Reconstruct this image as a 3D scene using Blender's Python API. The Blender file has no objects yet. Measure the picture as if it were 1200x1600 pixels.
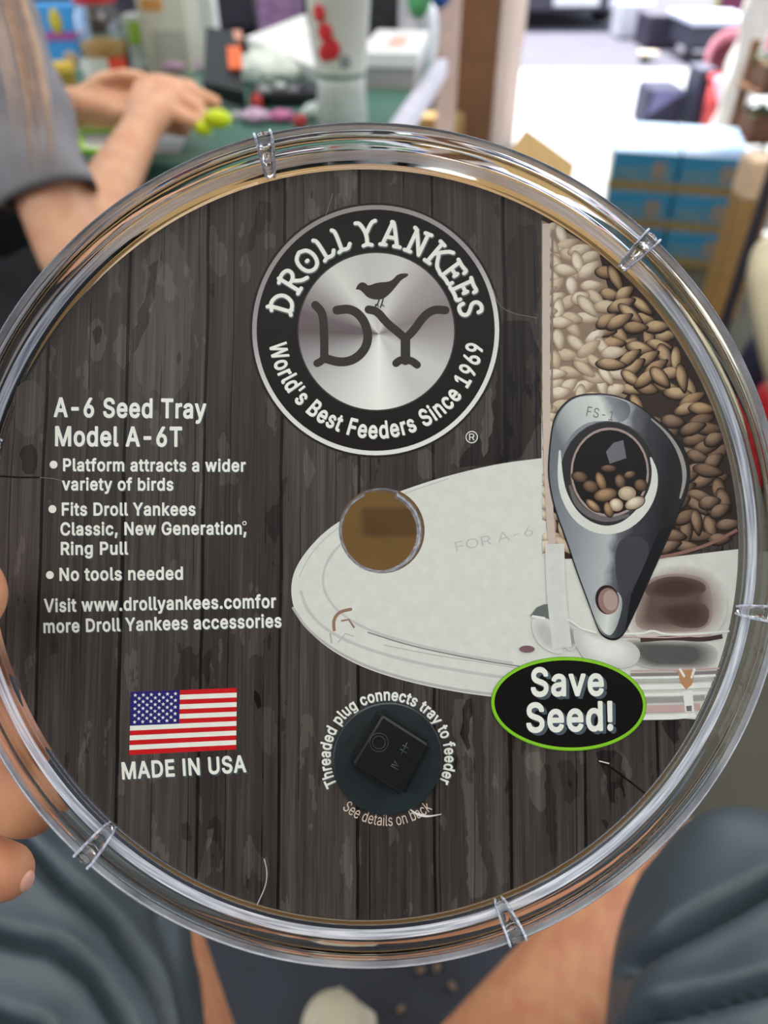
import bpy, bmesh, math, random
from mathutils import Vector, Matrix
random.seed(7)
S = bpy.context.scene
COL = S.collection
PI = math.pi

# ------------------------------------------------------------------ camera, world, lights, exposure
PITCH, FPX, CAMZ = 40.0, 1156.0, 1.0
cd = bpy.data.cameras.new('camera'); cam = bpy.data.objects.new('camera', cd); COL.objects.link(cam)
cam.location = (0, 0, CAMZ); cam.rotation_euler = (math.radians(90 - PITCH), 0, 0)
cd.sensor_fit = 'VERTICAL'; cd.sensor_height = 34.6; cd.sensor_width = 25.95
cd.lens = FPX / 1600 * 34.6
cd.clip_start = 0.01; cd.clip_end = 200
cd.dof.use_dof = True; cd.dof.focus_distance = 0.166; cd.dof.aperture_fstop = 10.5
S.camera = cam
S.view_settings.view_transform = 'Standard'; S.view_settings.look = 'None'
S.view_settings.gamma = 1.0; S.view_settings.use_curve_mapping = False
S.view_settings.exposure = -0.22
S.cycles.use_denoising = True
S.cycles.max_bounces = 28; S.cycles.transmission_bounces = 28; S.cycles.transparent_max_bounces = 12
S.cycles.sample_clamp_indirect = 6.0

W = bpy.data.worlds.new('daylight'); S.world = W; W.use_nodes = True
wn = W.node_tree.nodes; bg = wn['Background']
bg.inputs[0].default_value = (0.78, 0.86, 1.0, 1); bg.inputs[1].default_value = 3.2

def light(name, kind, loc, power, color=(1, 1, 1), size=1, size_y=None, rot=(0, 0, 0)):
    l = bpy.data.lights.new(name, kind); o = bpy.data.objects.new(name, l); COL.objects.link(o)
    o.location = loc; o.rotation_euler = rot; l.energy = power; l.color = color
    if kind == 'AREA':
        l.shape = 'RECTANGLE'; l.size = size; l.size_y = size_y or size
    return o
sun = light('sun', 'SUN', (0, 12, 20), 17.0, (1.0, 0.98, 0.95)); sun.data.angle = math.radians(2)
sun.rotation_euler = Vector((0.06, -0.30, -0.94)).to_track_quat('-Z', 'Y').to_euler()
LAMP = (1.0, 0.985, 0.94)
for lx, ly, sx, sy, lp in ((0.0, 1.45, 3.8, 0.9, 50), (0.0, -0.75, 4.4, 0.75, 40), (-2.0, -0.2, 0.6, 3.4, 20), (2.0, -0.1, 0.6, 3.2, 20)):
    light('ceiling_lamp_light', 'AREA', (lx, ly, 2.93), lp, LAMP, sx, sy)

# ------------------------------------------------------------------ helpers
def lin(c):
    return tuple((v / 255 / 12.92) if v / 255 <= 0.04045 else ((v / 255 + 0.055) / 1.055) ** 2.4 for v in c) + (1,)
cp, sp_ = math.cos(math.radians(PITCH)), math.sin(math.radians(PITCH))
def c2w(v):                       # camera-axes vector (right, up, toward camera) -> world vector
    return Vector((v[0], v[1] * sp_ - v[2] * cp, v[1] * cp + v[2] * sp_))
def ray(px, py):
    return c2w(((px - 600) / FPX, (800 - py) / FPX, -1.0))
CAM = Vector((0, 0, CAMZ))
def at(px, py, d):                # point at depth d along the camera axis
    return CAM + ray(px, py) * d
def on(px, py, z=0.0):            # point on the horizontal plane z
    r = ray(px, py); return CAM + r * ((z - CAMZ) / r.z)
def topx(p):
    q = Vector(p) - CAM
    x, y, z = q.x, q.y * sp_ + q.z * cp, q.y * cp - q.z * sp_
    return 600 + x / z * FPX, 800 - y / z * FPX, z

MATS = {}
def mat(name, col, rough=0.5, var=0.08, scale=30.0, bump=0.0, metal=0.0, trans=0.0, ior=1.45, spec=0.5, coat=0.0, col2=None, sss=0.0, stretch=None):
    if name in MATS: return MATS[name]
    m = bpy.data.materials.new(name); m.use_nodes = True; MATS[name] = m
    nt = m.node_tree; b = nt.nodes['Principled BSDF']; L = nt.links
    b.inputs['Roughness'].default_value = rough; b.inputs['Metallic'].default_value = metal
    b.inputs['Transmission Weight'].default_value = trans; b.inputs['IOR'].default_value = ior
    b.inputs['Specular IOR Level'].default_value = spec; b.inputs['Coat Weight'].default_value = coat
    if sss:
        b.inputs['Subsurface Weight'].default_value = sss; b.inputs['Subsurface Radius'].default_value = (0.006, 0.002, 0.001); b.inputs['Subsurface Scale'].default_value = 1.0
    c = lin(col)
    tc = nt.nodes.new('ShaderNodeTexCoord'); no = nt.nodes.new('ShaderNodeTexNoise')
    no.inputs['Scale'].default_value = scale; no.inputs['Detail'].default_value = 4
    src = tc.outputs['Object']
    if stretch:
        mp = nt.nodes.new('ShaderNodeMapping'); mp.inputs['Scale'].default_value = stretch
        L.new(src, mp.inputs[0]); src = mp.outputs[0]
    L.new(src, no.inputs['Vector'])
    rp = nt.nodes.new('ShaderNodeValToRGB')
    c2 = lin(col2) if col2 else tuple(v * (1 + var) for v in c[:3]) + (1,)
    c1 = c if col2 else tuple(v * (1 - var) for v in c[:3]) + (1,)
    rp.color_ramp.elements[0].position = 0.35; rp.color_ramp.elements[1].position = 0.65
    rp.color_ramp.elements[0].color = c1; rp.color_ramp.elements[1].color = c2
    L.new(no.outputs['Fac'], rp.inputs[0]); L.new(rp.outputs[0], b.inputs['Base Color'])
    if bump:
        bn = nt.nodes.new('ShaderNodeBump'); bn.inputs['Strength'].default_value = bump; bn.inputs['Distance'].default_value = 0.002
        L.new(no.outputs['Fac'], bn.inputs['Height']); L.new(bn.outputs[0], b.inputs['Normal'])
    return m

def link(o, parent=None):
    COL.objects.link(o)
    if parent: o.parent = parent
    return o
def tag(o, label=None, cat=None, group=None, kind=None):
    if label: o['label'] = label
    if cat: o['category'] = cat
    if group: o['group'] = group
    if kind: o['kind'] = kind
    return o
def thing(name, loc, label, cat, group=None, rz=0.0, matrix=None):
    o = bpy.data.objects.new(name, None); COL.objects.link(o); o.empty_display_size = 0.05
    if matrix is not None: o.matrix_world = matrix
    else: o.location = loc; o.rotation_euler = (0, 0, rz)
    return tag(o, label, cat, group)
def obj(name, bm, mats, parent=None, smooth=False, kind=None):
    me = bpy.data.meshes.new(name)
    bmesh.ops.recalc_face_normals(bm, faces=bm.faces[:]); bm.to_mesh(me); bm.free()
    for m in (mats if isinstance(mats, (list, tuple)) else [mats]): me.materials.append(m)
    if smooth:
        for p in me.polygons: p.use_smooth = True
    o = link(bpy.data.objects.new(name, me), parent)
    if kind: o['kind'] = kind
    return o
def children(o): return [c for c in bpy.data.objects if c.parent == o]
def copy_tree(o, parent=None):
    c = o.copy(); COL.objects.link(c)
    if parent: c.parent = parent
    for ch in children(o): copy_tree(ch, c)
    return c

def box(bm, x0, x1, y0, y1, z0, z1, bev=0.0, mi=0, M=None):
    t = bmesh.new()
    vs = [t.verts.new((x, y, z)) for x in (x0, x1) for y in (y0, y1) for z in (z0, z1)]
    for f in ((0, 1, 3, 2), (4, 6, 7, 5), (0, 4, 5, 1), (2, 3, 7, 6), (0, 2, 6, 4), (1, 5, 7, 3)):
        t.faces.new([vs[i] for i in f])
    if bev: bmesh.ops.bevel(t, geom=t.edges[:], offset=bev, segments=2, affect='EDGES', profile=0.5)
    merge(bm, t, mi, M)
def merge(bm, t, mi=0, M=None):
    mp = {}
    for v in t.verts: mp[v] = bm.verts.new(M @ v.co if M is not None else v.co)
    for f in t.faces:
        try:
            nf = bm.faces.new([mp[v] for v in f.verts]); nf.material_index = mi or f.material_index; nf.smooth = f.smooth
        except ValueError: pass
    t.free()
def bxo(name, dims, m, parent=None, bev=0.003, M=None):
    bm = bmesh.new(); box(bm, *dims, bev=bev, M=M); return obj(name, bm, m, parent)
def lathe(bm, prof, n=48, mi=0, M=None, closed=False, smooth=True):
    rings = []
    for r, z in prof:
        if r < 1e-6: rings.append([bm.verts.new((0, 0, z))])
        else: rings.append([bm.verts.new((r * math.cos(2 * PI * i / n), r * math.sin(2 * PI * i / n), z)) for i in range(n)])
    fs = []
    seq = list(zip(rings, rings[1:])) + ([(rings[-1], rings[0])] if closed else [])
    for a, b in seq:
        for i in range(n):
            j = (i + 1) % n
            q = [a[i % len(a)], a[j % len(a)], b[j % len(b)], b[i % len(b)]]
            u = []
            for v in q:
                if v not in u: u.append(v)
            if len(u) > 2:
                f = bm.faces.new(u); f.material_index = mi; f.smooth = smooth; fs.append(f)
    if M is not None:
        for ring in rings:
            for v in ring: v.co = M @ v.co
def tube(bm, pts, rad, n=10, mi=0, cap=True):
    pts = [Vector(p) for p in pts]; rings = []
    rr = rad if isinstance(rad, (list, tuple)) else [rad] * len(pts)
    up = Vector((0.13, 0.27, 0.95))
    for i, p in enumerate(pts):
        d = (pts[min(i + 1, len(pts) - 1)] - pts[max(i - 1, 0)]).normalized()
        a = d.cross(up)
        if a.length < 0.05: a = d.cross(Vector((1, 0, 0)))
        a.normalize(); b = d.cross(a)
        rings.append([bm.verts.new(p + (a * math.cos(2 * PI * k / n) + b * math.sin(2 * PI * k / n)) * rr[i]) for k in range(n)])
    for A, B in zip(rings, rings[1:]):
        for k in range(n):
            f = bm.faces.new((A[k], A[(k + 1) % n], B[(k + 1) % n], B[k])); f.material_index = mi; f.smooth = True
    if cap:
        for R in (rings[0], rings[-1]):
            f = bm.faces.new(R); f.material_index = mi
def capsule(bm, p0, r0, p1, r1, n=16, h=5):
    p0, p1 = Vector(p0), Vector(p1); d = p1 - p0
    if d.length < 1e-6: d = Vector((0, 0, 1e-4))
    d.normalize(); a = d.orthogonal().normalized(); b = d.cross(a); rings = []
    for c, r, sg in ((p0, r0, -1), (p1, r1, 1)):
        ts = [PI / 2 * k / h for k in range(h + 1)]
        if sg < 0: ts = ts[::-1]
        for t in ts:
            cc = c + d * (sg * r * math.sin(t)); q = r * math.cos(t)
            if t > PI / 2 - 1e-4: rings.append([bm.verts.new(cc)])
            else: rings.append([bm.verts.new(cc + (a * math.cos(2 * PI * k / n) + b * math.sin(2 * PI * k / n)) * q) for k in range(n)])
    for A, B in zip(rings, rings[1:]):
        for i in range(n):
            j = (i + 1) % n; u = []
            for v in (A[i % len(A)], A[j % len(A)], B[j % len(B)], B[i % len(B)]):
                if v not in u: u.append(v)
            if len(u) > 2: bm.faces.new(u)
def chain(bm, nodes):
    for (p, r), (q, s) in zip(nodes, nodes[1:]): capsule(bm, p, r, q, s)
def remeshed(bm, voxel, smooth=6, factor=0.5):
    bmesh.ops.recalc_face_normals(bm, faces=bm.faces[:])
    me = bpy.data.meshes.new('tmp'); bm.to_mesh(me); bm.free()
    o = bpy.data.objects.new('tmp', me); COL.objects.link(o)
    r = o.modifiers.new('r', 'REMESH'); r.mode = 'VOXEL'; r.voxel_size = voxel
    s = o.modifiers.new('s', 'SMOOTH'); s.iterations = smooth; s.factor = factor
    dg = bpy.context.evaluated_depsgraph_get(); dg.update()
    e = o.evaluated_get(dg).to_mesh(); t = bmesh.new(); t.from_mesh(e)
    for f in t.faces: f.smooth = True
    bpy.data.objects.remove(o); return t
def blob(bm, c, rx, ry, rz, mi=0, M=None, sub=3):
    t = bmesh.new(); bmesh.ops.create_icosphere(t, subdivisions=sub, radius=1.0)
    for v in t.verts: v.co = Vector((v.co.x * rx + c[0], v.co.y * ry + c[1], v.co.z * rz + c[2]))
    for f in t.faces: f.smooth = True
    merge(bm, t, mi, M)
def quad_slab(name, corners, thick, m, parent=None):
    """a flat board with thickness from four world corners"""
    p = [Vector(c) for c in corners]; n = (p[1] - p[0]).cross(p[2] - p[0]).normalized() * thick
    bm = bmesh.new(); a = [bm.verts.new(q) for q in p]; b = [bm.verts.new(q + n) for q in p]
    k = len(p); bm.faces.new(a); bm.faces.new(b[::-1])
    for i in range(k): bm.faces.new((a[i], a[(i + 1) % k], b[(i + 1) % k], b[i]))
    return obj(name, bm, m, parent)

# ------------------------------------------------------------------ materials
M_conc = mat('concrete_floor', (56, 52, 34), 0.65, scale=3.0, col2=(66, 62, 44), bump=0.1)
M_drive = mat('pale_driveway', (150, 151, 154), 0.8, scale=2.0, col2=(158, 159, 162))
M_road = mat('grey_road', (92, 90, 101), 0.9, scale=3.0, col2=(97, 95, 107))
M_wall = mat('wall_paint', (206, 203, 198), 0.8, 0.04, 2.0)
M_ceil = mat('ceiling_paint', (222, 221, 217), 0.85, 0.05, 2.0)
M_jamb = mat('jamb_paint', (226, 208, 198), 0.6, 0.05, 4.0)
M_card = mat('corrugated_cardboard', (146, 113, 63), 0.8, 0.06, 14.0, bump=0.1)
M_card2 = mat('brown_cardboard', (112, 78, 52), 0.85, 0.08, 10.0)
M_black = mat('black_plastic', (22, 23, 26), 0.35, 0.1)
M_dark = mat('dark_fabric', (40, 38, 48), 0.9, 0.25, 25.0)
M_white = mat('white_paper', (226, 226, 222), 0.7, 0.03)
M_green = mat('green_tabletop', (70, 112, 96), 0.35, 0.05, 20.0)
M_metal = mat('dark_metal', (48, 46, 52), 0.4, 0.1, metal=0.6)
M_skin = mat('skin', (222, 170, 134), 0.5, scale=40.0, col2=(212, 152, 118), sss=0.15, bump=0.03)
M_skin2 = mat('holder_skin', (212, 154, 114), 0.5, scale=60.0, col2=(200, 134, 102), sss=0.2, bump=0.05)

# ------------------------------------------------------------------ structure
def struct(name, dims, m, bev=0.0):
    o = bxo(name, dims, m, None, bev); o['kind'] = 'structure'; return o
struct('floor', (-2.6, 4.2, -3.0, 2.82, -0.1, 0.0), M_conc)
struct('floor_sunlit_pale', (-2.6, 4.2, 2.82, 4.3, -0.1, 0.0), mat('concrete_sun_glare', (150, 150, 148), 0.7, 0.05, 3.0))  # same concrete floor, sun glare put into a paler colour
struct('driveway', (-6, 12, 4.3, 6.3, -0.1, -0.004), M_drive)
struct('road', (-14, 20, 6.3, 30, -0.1, -0.006), M_road)
struct('ceiling', (-2.7, 4.3, -3.1, 3.47, 3.0, 3.1), M_ceil)
struct('wall_left', (-2.7, -2.6, -3.1, 4.2, 0.0, 0.75), M_wall); struct('wall_left', (-2.7, -2.6, -3.1, 4.2, 2.5, 3.0), M_wall)
struct('wall_right', (4.2, 4.3, -3.1, 4.2, 0.0, 0.75), M_wall); struct('wall_right', (4.2, 4.3, -3.1, 4.2, 2.5, 3.0), M_wall)
struct('wall_rear', (-2.6, 4.2, -3.1, -3.0, 0.0, 3.0), mat('rear_wall_paint', (92, 90, 88), 0.8, 0.05, 2.0))
struct('wall_front', (-2.6, 0.53, 4.28, 4.36, 0.0, 1.0), M_wall); struct('wall_front', (-2.6, 0.53, 4.28, 4.36, 2.8, 3.0), M_wall)
wd = thing('added_window_3', (0, 4.32, 0), None, None); wd['kind'] = 'structure'  # unseen front opening, added to let sky light reach the tray rim
for x in (-2.5, -1.5, -0.5, 0.45): bxo('mullion', (x - 0.025, x + 0.025, -0.03, 0.03, 1.0, 2.8), M_wall, wd, 0.004)
bxo('sill', (-2.6, 0.53, -0.08, 0.06, 0.97, 1.01), M_wall, wd, 0.004)
for k, x in enumerate((-2.65, 4.25)):  # side openings out of view, added for daylight fill and rim reflections
    wd = thing('added_window_%d' % (k + 1), (x, 0, 0), None, None); wd['kind'] = 'structure'
    for y in (-3.05, -1.2, 0.6, 2.4, 4.15): bxo('mullion', (-0.03, 0.03, y - 0.03, y + 0.03, 0.75, 2.5), M_wall, wd, 0.004)
    bxo('sill', (-0.08, 0.08, -3.1, 4.2, 0.72, 0.76), M_wall, wd, 0.004)
dj = thing('door_1', (0, 0, 0), None, None); dj['kind'] = 'structure'
bxo('door_jamb', (0.53, 0.60, 4.02, 4.24, 0, 3.0), M_jamb, dj, 0.006)
bxo('door_stop', (0.60, 0.66, 4.10, 4.20, 0, 3.0), M_jamb, dj, 0.006)
bxo('door_casing', (0.40, 0.53, 4.05, 4.10, 0, 3.0), M_jamb, dj, 0.006)

# ------------------------------------------------------------------ the seed tray and its printed card
ca, cb = math.radians(5.3), math.radians(4.3)
n_w = c2w((math.sin(ca) * math.cos(cb), math.sin(cb), math.cos(ca) * math.cos(cb))).normalized()
ex = c2w((1, 0, 0)); ex = (ex - n_w * ex.dot(n_w)).normalized(); ey = n_w.cross(ex)
C0 = at(596.5, 828.5, 0.170)
TM = Matrix(((ex.x, ey.x, n_w.x, C0.x), (ex.y, ey.y, n_w.y, C0.y), (ex.z, ey.z, n_w.z, C0.z), (0, 0, 0, 1)))
CT = 0.0005                                                            # card thickness
def K(px, py, off=CT):                                                 # point of the card's face
    r = ray(px, py); P0 = C0 + n_w * off
    t = (P0 - CAM).dot(n_w) / r.dot(n_w); q = CAM + r * t - C0
    return q.dot(ex), q.dot(ey)
def Kinv(u, v, off=CT):
    x, y, _ = topx(C0 + ex * u + ey * v + n_w * off); return x, y
def planed(px, py, off):                                               # depth of the tray plane along a pixel's ray
    r = ray(px, py); P0 = C0 + n_w * off
    return (P0 - CAM).dot(n_w) / r.dot(n_w)

glass = bpy.data.materials.new('clear_plastic'); glass.use_nodes = True
gb = glass.node_tree.nodes['Principled BSDF']
gb.inputs['Base Color'].default_value = (0.985, 0.99, 0.985, 1); gb.inputs['Transmission Weight'].default_value = 1.0
gb.inputs['IOR'].default_value = 1.5; gb.inputs['Roughness'].default_value = 0.015
gt = glass.node_tree; gno = gt.nodes.new('ShaderNodeTexNoise'); gno.inputs['Scale'].default_value = 120
gtc = gt.nodes.new('ShaderNodeTexCoord'); gbm = gt.nodes.new('ShaderNodeBump'); gbm.inputs['Strength'].default_value = 0.05; gbm.inputs['Distance'].default_value = 0.001
gt.links.new(gtc.outputs['Object'], gno.inputs['Vector']); gt.links.new(gno.outputs['Fac'], gbm.inputs['Height']); gt.links.new(gbm.outputs[0], gb.inputs['Normal'])

tray = thing('seed_tray', None, 'round clear plastic seed tray with ribbed rim held up in the foreground', 'tray', matrix=TM)
# rim: closed solid profile (radius, height toward the camera)
prof = [(0.0838, -0.0002), (0.0864, 0.0000), (0.0871, 0.0001), (0.0873, 0.0003), (0.0877, 0.0010), (0.0888, 0.0033), (0.0890, 0.0038), (0.0890, 0.0042), (0.0891, 0.0072), (0.0892, 0.0077), (0.0894, 0.0080), (0.0895, 0.0084), (0.0895, 0.0106), (0.0897, 0.0115), (0.0899, 0.0120),
        (0.0902, 0.0121), (0.09045, 0.0118), (0.0906, 0.0111), (0.0906, 0.0094), (0.0904, 0.0090), (0.0903, 0.0086), (0.0902, 0.0080), (0.0901, 0.0048), (0.0899, 0.0034), (0.0891, 0.0010), (0.0884, -0.0008), (0.0877, -0.0017), (0.0868, -0.0022), (0.0838, -0.0022)]
scuff_glint = bpy.data.materials.new('scuff_glint_plastic'); scuff_glint.use_nodes = True; sb = scuff_glint.node_tree.nodes['Principled BSDF']  # scuffed plastic whose whitish tone also stands for rim reflections
sb.inputs['Transmission Weight'].default_value = 0.42; sb.inputs['IOR'].default_value = 1.5
st = scuff_glint.node_tree; stc = st.nodes.new('ShaderNodeTexCoord'); ssx = st.nodes.new('ShaderNodeSeparateXYZ'); st.links.new(stc.outputs['Object'], ssx.inputs[0])
def sm(op, a, b=None):
    n = st.nodes.new('ShaderNodeMath'); n.operation = op
    for i, v in enumerate((a, b)):
        if v is None: continue
        if isinstance(v, (int, float)): n.inputs[i].default_value = v
        else: st.links.new(v, n.inputs[i])
    return n.outputs[0]
srad = sm('SQRT', sm('ADD', sm('MULTIPLY', ssx.outputs[0], ssx.outputs[0]), sm('MULTIPLY', ssx.outputs[1], ssx.outputs[1])))
scb = st.nodes.new('ShaderNodeCombineXYZ'); st.links.new(sm('MULTIPLY', srad, 3200.0), scb.inputs[0]); st.links.new(sm('MULTIPLY', sm('ARCTAN2', ssx.outputs[1], ssx.outputs[0]), 5.0), scb.inputs[1])
sno = st.nodes.new('ShaderNodeTexNoise'); sno.inputs['Scale'].default_value = 1.0; sno.inputs['Detail'].default_value = 3; st.links.new(scb.outputs[0], sno.inputs['Vector'])
srp = st.nodes.new('ShaderNodeValToRGB'); srp.color_ramp.elements[0].position = 0.3; srp.color_ramp.elements[1].position = 0.7
srp.color_ramp.elements[0].color = (0.60, 0.66, 0.82, 1); srp.color_ramp.elements[1].color = (0.94, 0.96, 1.0, 1); sb.inputs['Roughness'].default_value = 0.16
st.links.new(sno.outputs['Fac'], srp.inputs[0]); st.links.new(srp.outputs[0], sb.inputs['Base Color'])
smr = st.nodes.new('ShaderNodeMapRange'); smr.inputs['From Min'].default_value = 0.35; smr.inputs['From Max'].default_value = 0.65; smr.inputs['To Min'].default_value = 0.70; smr.inputs['To Max'].default_value = 0.34
st.links.new(sno.outputs['Fac'], smr.inputs['Value']); st.links.new(smr.outputs[0], sb.inputs['Transmission Weight'])
def round_profile(p, k=2):
    for _ in range(k):
        q = []
        for a, b in zip(p, p[1:] + p[:1]): q += [(a[0] * .75 + b[0] * .25, a[1] * .75 + b[1] * .25), (a[0] * .25 + b[0] * .75, a[1] * .25 + b[1] * .75)]
        p = q
    return p
bm = bmesh.new(); lathe(bm, round_profile(prof), 256, closed=True); o = obj('rim', bm, [glass, scuff_glint], tray)
for p in o.data.polygons:
    if 0.0877 < math.hypot(p.center.x, p.center.y) < 0.0888 and 0.0010 < p.center.z < 0.0032: p.material_index = 1
    if math.hypot(p.center.x, p.center.y) > 0.0904 and 0.0098 < p.center.z < 0.0122: p.material_index = 1  # outer lip edge whitened in place of its bright reflection
bm = bmesh.new()                                                        # floor disc with a keyed hole
N = 128; hole = []
for i in range(N):
    a = 2 * PI * i / N; r = 0.0091
    if abs(math.degrees(a) - 90) < 24: r = 0.0092 / max(math.sin(a), 0.9) if abs(math.degrees(a) - 90) > 22 else 0.0098
    hole.append((r * math.cos(a), r * math.sin(a)))
for z0, z1 in ((-0.0022, -0.0003),):
    o0 = [bm.verts.new((0.0837 * math.cos(2 * PI * i / N), 0.0837 * math.sin(2 * PI * i / N), z0)) for i in range(N)]
    o1 = [bm.verts.new((v.co.x, v.co.y, z1)) for v in o0]
    h0 = [bm.verts.new((x, y, z0)) for x, y in hole]; h1 = [bm.verts.new((x, y, z1)) for x, y in hole]
    for i in range(N):
        j = (i + 1) % N
        bm.faces.new((o0[i], o0[j], o1[j], o1[i])); bm.faces.new((h0[j], h0[i], h1[i], h1[j]))
        bm.faces.new((o1[i], o1[j], h1[j], h1[i])); bm.faces.new((o0[j], o0[i], h0[i], h0[j]))
obj('base', bm, glass, tray)
bm = bmesh.new(); rg = []                                               # frosted collar behind the keyed hole
for z, rr_ in ((-0.0004, 1.0), (-0.0048, 1.0), (-0.0048, 1.07), (-0.0004, 1.07)):
    rg.append([bm.verts.new((x * rr_ * 0.985 - 0.0002, y * rr_ * 0.985 - 0.0002, z)) for x, y in hole])
for A, B in zip(rg, rg[1:] + rg[:1]):
    for i in range(N): bm.faces.new((A[i], A[(i + 1) % N], B[(i + 1) % N], B[i]))
obj('collar', bm, scuff_glint, tray)
for k in range(6):                                                      # clip ribs on the wall
    a = math.radians(47.6 + 60 * k); R = Matrix.Rotation(a, 4, 'Z')
    path = [(0.0863, 0.0010, 0.0008), (0.0868, 0.0026, 0.0012), (0.0875, 0.0050, 0.0014), (0.0880, 0.0082, 0.0016), (0.0886, 0.0110, 0.0017), (0.0896, 0.0127, 0.0018), (0.0908, 0.0124, 0.0018), (0.0913, 0.0108, 0.0017), (0.0912, 0.0088, 0.0016)]
    bm = bmesh.new(); rows = []
    for i, (r, z, w) in enumerate(path):
        p0, p1 = path[max(i - 1, 0)], path[min(i + 1, len(path) - 1)]; d = Vector((p1[0] - p0[0], p1[1] - p0[1])); d.normalize(); nx, nz = d.y, -d.x   # away from the bar's face
        rows.append([bm.verts.new(R @ Vector((r + nx * 0.0009 * (1 - math.cos(q * PI / 4 - PI / 2) ), w * (q - 2) / 2, z + nz * 0.0009 * (1 - math.cos(q * PI / 4 - PI / 2))))) for q in range(5)] + [bm.verts.new(R @ Vector((r + nx * 0.0016, w * sgn, z + nz * 0.0016))) for sgn in (1, -1)])
    for A, B in zip(rows, rows[1:]):
        for j in range(7): bm.faces.new((A[j], A[(j + 1) % 7], B[(j + 1) % 7], B[j])).smooth = True
    bm.faces.new(rows[0]); bm.faces.new(rows[-1])
    rb = obj('rib', bm, glass, tray); rb.data.set_sharp_from_angle(angle=math.radians(50))
    for sgn in (-1, 1):
        bm = bmesh.new(); tube(bm, [R @ Vector((r - 0.0001, w * sgn, z)) for r, z, w in path], 0.00030, 8); obj('rib_edge', bm, scuff_glint, rb)  # pale lines standing for the bright glints along the rib edges

def node(nt, typ, **kw):
    n = nt.nodes.new(typ)
    for k, v in kw.items(): setattr(n, k, v)
    return n
def mth(nt, op, a, b=None, c=None):
    n = nt.nodes.new('ShaderNodeMath'); n.operation = op
    for i, v in enumerate((a, b, c)):
        if v is None: continue
        if isinstance(v, (int, float)): n.inputs[i].default_value = v
        else: nt.links.new(v, n.inputs[i])
    return n.outputs[0]
def printed_wood(dv=0.0):
    m = bpy.data.materials.new('printed_weathered_planks'); m.use_nodes = True; nt = m.node_tree; L = nt.links
    b = nt.nodes['Principled BSDF']; b.inputs['Roughness'].default_value = 0.33; b.inputs['Specular IOR Level'].default_value = 0.12
    tc = node(nt, 'ShaderNodeTexCoord'); sx = node(nt, 'ShaderNodeSeparateXYZ'); L.new(tc.outputs['Object'], sx.inputs[0])
    X, Y = sx.outputs[0], sx.outputs[1]
    wob = node(nt, 'ShaderNodeTexNoise'); wob.inputs['Scale'].default_value = 30; L.new(tc.outputs['Object'], wob.inputs['Vector'])
    xw = mth(nt, 'ADD', X, mth(nt, 'MULTIPLY', mth(nt, 'SUBTRACT', wob.outputs[0], 0.5), 0.0012))
    u = mth(nt, 'ADD', mth(nt, 'DIVIDE', xw, 0.0174), 20.315)
    fl, fr = mth(nt, 'FLOOR', u), mth(nt, 'FRACT', u)
    wn_ = node(nt, 'ShaderNodeTexWhiteNoise', noise_dimensions='1D'); L.new(fl, wn_.inputs['W'])
    def noise(sxs, sys, det, seedmul):
        cb_ = node(nt, 'ShaderNodeCombineXYZ'); L.new(mth(nt, 'MULTIPLY', X, sxs), cb_.inputs[0]); L.new(mth(nt, 'MULTIPLY', Y, sys), cb_.inputs[1])
        L.new(mth(nt, 'MULTIPLY', fl, seedmul), cb_.inputs[2])
        n = node(nt, 'ShaderNodeTexNoise'); n.inputs['Scale'].default_value = 1; n.inputs['Detail'].default_value = det; L.new(cb_.outputs[0], n.inputs['Vector'])
        return n.outputs[0]
    fine = noise(3200, 45, 3, 3.1); mid = noise(620, 16, 4, 5.3); patch = noise(190, 62, 5, 7.7); knot = noise(150, 48, 6, 11.9)
    v = mth(nt, 'ADD', mth(nt, 'MULTIPLY', wn_.outputs[0], 0.06), 0.168 + dv)
    v = mth(nt, 'ADD', v, mth(nt, 'MULTIPLY', mth(nt, 'SUBTRACT', fine, 0.5), 0.20))
    v = mth(nt, 'ADD', v, mth(nt, 'MULTIPLY', mth(nt, 'SUBTRACT', mid, 0.5), 0.26))
    up_ = mth(nt, 'MULTIPLY', mth(nt, 'GREATER_THAN', patch, 0.62), 0.07); v = mth(nt, 'ADD', v, up_)
    dn = mth(nt, 'MULTIPLY', mth(nt, 'GREATER_THAN', knot, 0.65), -0.085); v = mth(nt, 'ADD', v, dn)
    edge = mth(nt, 'MINIMUM', fr, mth(nt, 'SUBTRACT', 1.0, fr))
    gap = mth(nt, 'LESS_THAN', edge, 0.020); v = mth(nt, 'SUBTRACT', v, mth(nt, 'MULTIPLY', gap, 0.20))
    u2 = mth(nt, 'FRACT', mth(nt, 'ADD', mth(nt, 'DIVIDE', xw, 0.0079), 0.37)); e2 = mth(nt, 'LESS_THAN', u2, 0.035)
    v = mth(nt, 'SUBTRACT', v, mth(nt, 'MULTIPLY', mth(nt, 'MULTIPLY', e2, mth(nt, 'GREATER_THAN', mid, 0.47)), 0.14))
    rp = node(nt, 'ShaderNodeValToRGB'); e = rp.color_ramp.elements
    e[0].position = 0.0; e[0].color = lin((20, 17, 17)); e[1].position = 0.55; e[1].color = lin((122, 114, 106))
    k = e.new(0.18); k.color = lin((58, 52, 49))
    L.new(v, rp.inputs[0]); L.new(rp.outputs[0], b.inputs['Base Color']); return m
P_wood = printed_wood()
def ink(name, col, rough=0.33): return mat('print_' + name, col, rough, 0.03, 400.0, spec=0.12)
I_white = ink('white', (222, 224, 212)); I_shadow = ink('slate', (74, 84, 92)); I_black = ink('black', (20, 18, 17)); I_badge = ink('badge_black', (26, 23, 21))
I_red = ink('red', (190, 30, 34)); I_blue = ink('navy', (42, 38, 104)); I_lime = ink('lime', (128, 190, 44)); I_peach = ink('peach', (216, 196, 176))

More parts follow.
